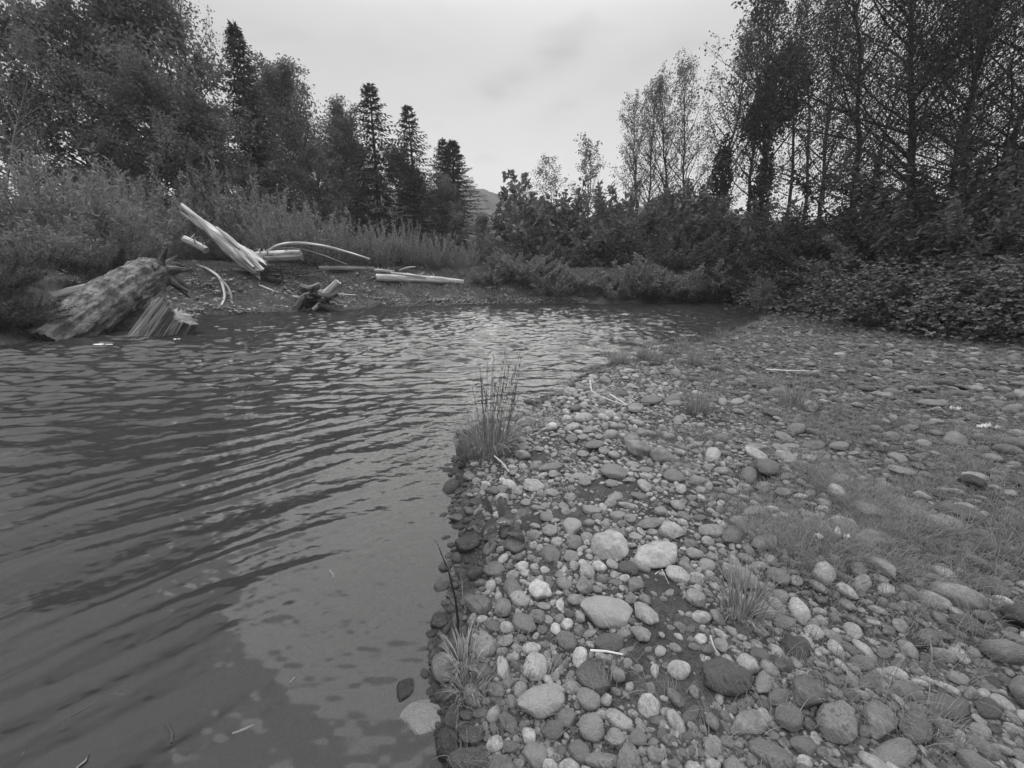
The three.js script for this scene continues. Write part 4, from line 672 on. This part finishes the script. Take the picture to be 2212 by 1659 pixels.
{ // pea gravel between them
  const fine = [];
  for (let k = 0; k < 60000; k++) {
    const D = 0.3 + 6.9 * Math.pow(sr(), 1.6), x = D * (sr() * 2.7 - 0.5) * 0.9, z = -D, [sd, side] = shore(x, z);
    if (side || sd < -0.3 || (wetDip(x, z) > 0.1 && sr() < 0.93)) continue; fine.push({ x, z, sd, s: 0.005 + 0.009 * sr() * sr() + 0.002 * D * sr(), y: H(x, z) });
  }
  scatter('pea_gravel', tinyG, fine, pebbleMat, bar);
  const far2 = [];
  for (let k = 0; k < 60000 && far2.length < 16000; k++) { const x = lerp(-19, 6, sr()), z = lerp(-33, -8, sr()), [sd, side] = shore(x, z); if (!side || sd < -0.4 || sd > 4.5 || (x < -13.2 && z > -15) || sr() < sd * 0.17) continue; far2.push({ x, z, sd: sd + 0.2, s: 0.03 + 0.13 * sr() * sr() * sr(), y: H(x, z) }); }
  scatter('far_bank_pebbles', tinyG, far2, pebbleMat, scene.getObjectByName('ground'));
}

// ---------------------------------------------------------------- grass and small plants
function tuft(seed, n, h, spread, wid, lean) { const r = rngOf(seed), b = new MB(); for (let k = 0; k < n; k++) { const a = r() * 6.2832, q = Math.sqrt(r()) * spread; b.blade(V(Math.cos(a) * q, -0.01, Math.sin(a) * q), a + gauss(r) * 0.8, h * (0.45 + 0.55 * r()), lean * (0.3 + 0.9 * r()), wid, 0.7 + 0.6 * r()); } return b.geo(); }
{ // tall clump at the waterline: leaves low, seed stems high
  const r = rngOf(41), g = thing('grass_clump', 'tall grass clump with seed stems standing at the waterline', 'grass clump'), c = hit(1052, 985), b = new MB(), s = new MB(), dead = new MB(), seeds = new MB();
  g.position.set(c.x, H(c.x, c.z), c.z);
  for (let k = 0; k < 760; k++) { const a = r() * 6.2832, q = Math.sqrt(r()) * 0.2; b.blade(V(Math.cos(a) * q * 1.5, -0.03, Math.sin(a) * q * 1.2 - 0.1), a + gauss(r) * 0.7, 0.22 + 0.4 * r() * (0.5 + 0.5 * r()), 0.2 + 1.05 * r() * (0.35 + q * 3), 0.006, 0.65 + 0.7 * r()); }
  for (let k = 0; k < 30; k++) {
    const a = r() * 6.2832, q = Math.sqrt(r()) * 0.13, L = 0.55 + 0.42 * r(), p = V(0.06 + Math.cos(a) * q, 0, Math.sin(a) * q - 0.1), lx = 0.12 + 0.2 * gauss(r) + p.x * 0.6, lz = 0.06 * gauss(r), tip = p.clone().add(V(lx * L, L, lz * L)), mid = p.clone().lerp(tip, 0.5).add(V(-lx * 0.08, 0, 0));
    s.tube([p, mid, tip], [0.0026, 0.0022, 0.0014], 4);
    for (let m = 0; m < 16; m++) { const t = 0.45 + 0.55 * r(), e = mid.clone().lerp(tip, (t - 0.45) / 0.55); seeds.leaf(e, V(gauss(r) * 0.35, 1, gauss(r) * 0.35).normalize(), onSphere(r), 0.03 + 0.03 * r(), 0.006, 0.7 + 0.6 * r()); }
  }
  for (let k = 0; k < 60; k++) { const a = r() * 6.2832; dead.blade(V(Math.cos(a) * 0.1 + 0.03, 0.02, Math.sin(a) * 0.1), a, 0.25 + 0.25 * r(), 1.1 + 0.5 * r(), 0.007, 0.7 + 0.6 * r(), 5); }
  tag(mesh('leaves', b.geo(), M.grass, g), null, null, null, 'stuff'); tag(mesh('stems', s.geo(true), M.twig, g), null, null, null, 'stuff'); tag(mesh('seed_heads', seeds.geo(), M.wilted, g), null, null, null, 'stuff'); tag(mesh('dry_leaves', dead.geo(), M.dryGrass, g), null, null, null, 'stuff');
}
const tuftA = tuft(51, 130, 0.34, 0.07, 0.005, 0.75), tuftB = tuft(52, 70, 0.22, 0.06, 0.005, 0.9), wisp = tuft(53, 15, 0.16, 0.07, 0.0042, 0.85);
const oneTuft = (X, Y, h, geo, mat, label, w = 1) => { const c = hit(X, Y), g = thing('grass_tuft', label, 'grass tuft'), dry = new THREE.Mesh(tuftB, M.dryGrass); g.position.set(c.x, H(c.x, c.z), c.z); g.scale.set(h * w, h, h * w); g.rotation.y = X; mesh('blades', geo, mat, g); dry.name = 'dry_blades'; dry.scale.set(1, 0.9, 1); g.add(dry); };
oneTuft(1600, 1335, 1.0, tuftA, M.grass, 'fan shaped grass tuft growing among the near stones', 1.2);
oneTuft(1500, 790, 1.5, tuftA, M.grass, 'dark grass tuft near the shore bend', 1.1);
oneTuft(1420, 785, 1.2, tuftA, M.grass, 'grass tuft at the water side of the shore bend', 1.1);
oneTuft(1000, 1440, 0.9, tuftB, M.dryGrass, 'dry grass tuft between the waterline cobbles', 1);
oneTuft(1015, 1500, 0.8, tuftB, M.grass, 'straggly grass below the dry tuft at the waterline', 1);
oneTuft(1505, 890, 1.3, tuftA, M.grass, 'small grass tuft in the middle of the gravel bar', 1.2);
oneTuft(1720, 880, 1.4, tuftA, M.grass, 'dark weedy tuft right of the middle of the gravel bar', 1.4);
oneTuft(1330, 790, 1.3, tuftA, M.grass, 'low grass tuft at the shore right of the tall clump', 1.6);
[[1345, 785, 1.2], [1395, 772, 1.5], [1440, 762, 1.3], [1475, 752, 1.3], [1530, 740, 1], [1560, 728, 1.3], [1600, 716, 1.1], [1625, 704, 1], [1650, 692, 1.4], [1675, 682, 1]].forEach(([X, Y, h], i) => oneTuft(X, Y + 4, h, tuftA, M.grass, nth(i, 10, 'grass tufts along the far shore of the bar'), 1.4));
oneTuft(1160, 925, 1.0, tuftB, M.grass, 'low grass beside the tall clump', 1.3);
{ // thin grass over the bar and thicker towards the brambles
  const items = [], r = rngOf(61);
  const patches = [[1460, 960, 0.6, 0.75], [1500, 1010, 0.4, 0.6], [1800, 1130, 0.75, 0.8], [1950, 1110, 0.9, 0.8], [2080, 1160, 0.8, 0.8], [1700, 1190, 0.35, 0.5], [1880, 1220, 0.5, 0.6], [2100, 1280, 0.5, 0.6], [2000, 960, 0.9, 0.5], [1640, 830, 0.9, 0.5], [1760, 900, 0.6, 0.5]].map(([X, Y, q, w]) => { const p = hit(X, Y); return [p.x, p.z, q, w]; });
  for (let k = 0; k < 120000 && items.length < 15000; k++) {
    const D = 0.9 + 17 * Math.pow(r(), 1.3), x = D * (r() * 1.9 - 0.3), z = -D, [sd, side] = shore(x, z); if (side || sd < 0.05 || sd > 11) continue;
    let w = 0.015 + 0.14 * smoothstep(x - 0.2 * D, 0.3, 2.5) + 0.2 * smoothstep(D, 5, 11) + 0.3 * smoothstep(sd, 5.5, 8) + 0.1 * (sd < 0.4 && D > 4); for (const [a, b, q, v] of patches) w += v * Math.max(0, 1 - Math.hypot(x - a, z - b) / q);
    w *= 0.12 + 1.0 * clamp(1.6 * n2(x * 1.2, z * 1.2) + 0.35 + 0.5 * n2(x * 4, z * 4), 0, 1) * 0.62; if (r() < w) items.push([x, z, 0.4 + 0.5 * r() + 0.7 * smoothstep(sd, 5, 8)]);
  }
  const im = new THREE.InstancedMesh(wisp, M.grass, items.length), d = new THREE.Object3D(), c = new THREE.Color();
  items.forEach(([x, z, s], k) => { d.position.set(x, H(x, z) - 0.005, z); d.rotation.set(0, r() * 6.28, 0); d.scale.set(s * 1.3, s, s * 1.3); d.updateMatrix(); im.setMatrixAt(k, d.matrix); const t = 0.8 + 0.5 * r(); im.setColorAt(k, c.setRGB(t, t, t)); });
  im.name = 'grass'; tag(im, 'thin grass growing through the gravel bar', 'grass', null, 'stuff'); scene.add(im);
  const it2 = [];
  for (let k = 0; k < 90000 && it2.length < 12000; k++) { const x = lerp(-20, 24, r()), z = lerp(-36, -9, r()), [sd, side] = shore(x, z); if (!side || sd < 0.3 || sd > 6) continue; if (r() < 0.1 + 0.22 * sd * smoothstep(x, -14, 2) + 0.12 * sd + 0.35 * n2(x * 0.5, z * 0.5) + 0.35 * smoothstep(x, -2, 4)) it2.push([x, z, 1.1 + 1.5 * r()]); }
  const im2 = new THREE.InstancedMesh(wisp, M.grass, it2.length);
  it2.forEach(([x, z, s], k) => { d.position.set(x, H(x, z) - 0.01, z); d.rotation.set(0, r() * 6.28, 0); d.scale.set(s * 1.7, s, s * 1.7); d.updateMatrix(); im2.setMatrixAt(k, d.matrix); const t = 0.55 + 0.5 * r(); im2.setColorAt(k, c.setRGB(t, t, t)); });
  im2.name = 'bank_grass'; tag(im2, 'rough grass covering the far bank above the waterline', 'grass', null, 'stuff'); scene.add(im2);
}
{ // dead sapling, wilted leaves, sticks and litter
  const a = hit(985, 1395), g = thing('dead_sapling', 'thin bare sapling standing at the waterline in front', 'sapling'); g.position.copy(a);
  const b = new MB(), r = rngOf(71); const tip = at(955, 1185, -a.z + 0.05).sub(a);
  const path = [0, 0.25, 0.5, 0.75, 1].map((f) => V(tip.x * f * f + gauss(r) * 0.006 + 0.02 * Math.sin(f * 4), tip.y * f, tip.z * f)); b.tube(path, [0.008, 0.007, 0.0055, 0.004, 0.002], 6); mesh('stem', b.geo(true), M.bark, g);
  for (let k = 0; k < 7; k++) { const t = new MB(), q = path[1 + (k % 4)], e = q.clone().add(V(gauss(r) * 0.07, 0.04 + 0.06 * r(), gauss(r) * 0.05)); t.tube([q, q.clone().lerp(e, 0.5).add(V(0.006, 0, 0)), e], [0.002, 0.0016, 0.001], 4); mesh('twig', t.geo(true), M.twig, g); }
  const leafSheet = (L, Wd, curl, seed) => { const Pp = [], I = [], n = 9, m = 6; for (let i = 0; i <= n; i++) for (let j = 0; j <= m; j++) { const f = i / n, s = (j / m - 0.5) * 2, w = Wd * Math.pow(Math.sin(Math.PI * Math.min(0.98, 0.06 + f * 0.94)), 0.7) * (1 + 0.15 * n2(f * 6 + seed, s * 2)); Pp.push(f * L, Math.sin(f * 2.6) * curl * L + 0.25 * Wd * Math.abs(s) + 0.03 * n2(f * 4 + seed, s * 2.2), s * w / 2); } for (let i = 0; i < n; i++) for (let j = 0; j < m; j++) { const p = i * (m + 1) + j; I.push(p, p + 1, p + m + 1, p + 1, p + m + 2, p + m + 1); } const q = new THREE.BufferGeometry(); q.setAttribute('position', new THREE.Float32BufferAttribute(Pp, 3)); q.setAttribute('color', new THREE.Float32BufferAttribute(Pp.map(() => 1), 3)); q.setIndex(I); q.computeVertexNormals(); return q; };
  const w = thing('wilted_plant', 'wilted broad leaved plant collapsed over the waterline stones', 'plant'), c = hit(1075, 1160); w.position.set(c.x, H(c.x, c.z) + 0.02, c.z);
  [[-0.05, 0, 0.2, 0.3, 0.16], [0.02, -0.1, 1.5, 0.3, 0.15], [0.06, 0.05, 5.6, 0.28, 0.15], [-0.08, 0.1, 3.0, 0.26, 0.12], [0, 0.13, 4.4, 0.26, 0.12], [0.1, -0.04, 0.4, 0.26, 0.13], [-0.04, -0.12, 2.3, 0.24, 0.12], [0.03, 0.04, 3.7, 0.3, 0.13]].forEach(([x, z, t, L, Wd], k) => { const m = mesh('leaf', leafSheet(L, Wd, 0.18 + 0.08 * r(), k * 3), k % 5 ? M.wilted : M.grass, w); m.position.set(x, 0.02 + 0.02 * k * 0.4, z); m.rotation.set(gauss(r) * 0.5, t, gauss(r) * 0.3); m.scale.set(0.5, 0.8, 0.5); });
  const stick = (label, list, rad, mat = M.paleTwig) => { const pts = list.map(([X, Y, up = 0.02]) => { const p = hit(X, Y, up); p.y = H(p.x, p.z) + up; return p; }), s = new MB(); s.tube(pts, pts.map((_, k) => rad * (1 - 0.4 * k / pts.length)), 6); tag(mesh('stick', s.geo(true), mat), label, 'stick'); };
  stick('pale bent stick on the gravel right of the tall grass clump', [[1274, 822, 0.22], [1278, 845, 0.14], [1305, 860, 0.08], [1352, 876, 0.03]], 0.009);
  stick('short pale stick beside the bent stick', [[1318, 852, 0.06], [1355, 876, 0.03]], 0.011);
  stick('long thin pale stick lying across the upper gravel bar', [[1654, 798, 0.03], [1700, 801, 0.04], [1768, 802, 0.04]], 0.016);
  stick('pale stick lying on the dark flat stone', [[1275, 1405, 0.1], [1310, 1407, 0.1], [1346, 1414, 0.1]], 0.005);
  stick('pale straw leaning on the cobble beside the mud dip', [[1534, 1372, 0.06], [1541, 1395, 0.04], [1550, 1412, 0.02]], 0.004);
  stick('pale root curving out of the grass clump', [[1068, 985, 0.1], [1085, 1000, 0.08], [1100, 1020, 0.03]], 0.008);
  stick('thin stick beside the speckled cobble', [[1415, 1240, 0.02], [1430, 1230, 0.05], [1445, 1262, 0.02]], 0.003);
  const scrap = (X, Y, n, label, s) => { const g2 = thing('leaf_litter', label, 'leaf litter'), p = hit(X, Y); g2.position.set(p.x, H(p.x, p.z) + 0.03, p.z); for (let k = 0; k < n; k++) { const m = mesh('leaf', leafSheet(s * (0.7 + 0.6 * r()), s * 0.55, 0.15, k), M.paleTwigLeaf, g2); m.position.set(gauss(r) * s * 1.6, 0.02 * r(), gauss(r) * s * 1.2); m.rotation.y = r() * 6; } };
  M.paleTwigLeaf = leafMat(0.65, 0.2);
  scrap(2062, 892, 2, 'white leaf scraps on the right gravel, upper pair', 0.07); scrap(2120, 928, 3, 'white leaf scraps on the right gravel, below the upper pair', 0.07); scrap(1792, 1170, 4, 'pale leaf scraps in the hazy grass on the right', 0.04); scrap(2205, 1025, 2, 'bright pale leaf at the right edge of the gravel', 0.08);
  const foam = (label, X, Y, n, w) => { const g2 = thing('foam_patch', label, 'foam'), c0 = hit(X, Y, 0.01, false); g2.position.set(c0.x, 0.01, c0.z); for (let k = 0; k < n; k++) { const m = mesh('foam', smallG[k % 4], M.foam, g2); m.position.set(gauss(r) * w, 0.005, gauss(r) * w * 0.6); m.rotation.y = r() * 6; m.scale.set(w * (0.25 + 0.3 * r()), 0.008 + 0.01 * r(), w * (0.2 + 0.25 * r())); } };
  M.foam = std(0.85);
  foam('white foam floating below the foot of the huge trunk', 222, 745, 9, 0.2); foam('white foam fleck right of the furrowed stump', 470, 706, 5, 0.12); foam('white foam fleck below the right foot of the stump', 382, 733, 5, 0.1);
  // straws drifting on the water
  const straw = (label, X0, Y0, X1, Y1, k) => { const a0 = hit(X0, Y0, 0.006, false), a1 = hit(X1, Y1, 0.006, false), q = new MB(); a0.y = a1.y = 0.006; q.tube([a0, a0.clone().lerp(a1, 0.5).add(V(0.01, 0.001, 0)), a1], [0.004, 0.005, 0.003], 5); tag(mesh('floating_straw', q.geo(true), k ? M.greyDrift : M.drift), label, 'straw', 'straws drifting on the near water'); };
  straw('long pale straw, upper of the crossed three on the near water', 190, 1515, 268, 1475, 1); straw('long pale straw, middle of the crossed three on the near water', 150, 1550, 225, 1502, 1); straw('short straw end beside the crossed long straws', 222, 1498, 285, 1503, 1);
  straw('lone pale straw in the middle of the calm near water', 502, 1585, 548, 1565, 0); straw('tiny upright pale straw above the lone pale one', 626, 1475, 636, 1456, 0); straw('tiny pale straw near the dark ripples by the dead sapling', 712, 1232, 720, 1250, 0);
  straw('pale straw in the bottom left corner of the water', 30, 1645, 62, 1612, 1); straw('bright straw at the bottom edge right of the corner one', 165, 1659, 192, 1630, 0); straw('faint straw between the lone one and the crossed three', 370, 1605, 362, 1565, 1);
}
scene.updateMatrixWorld(true);
renderer.render(scene, camera);
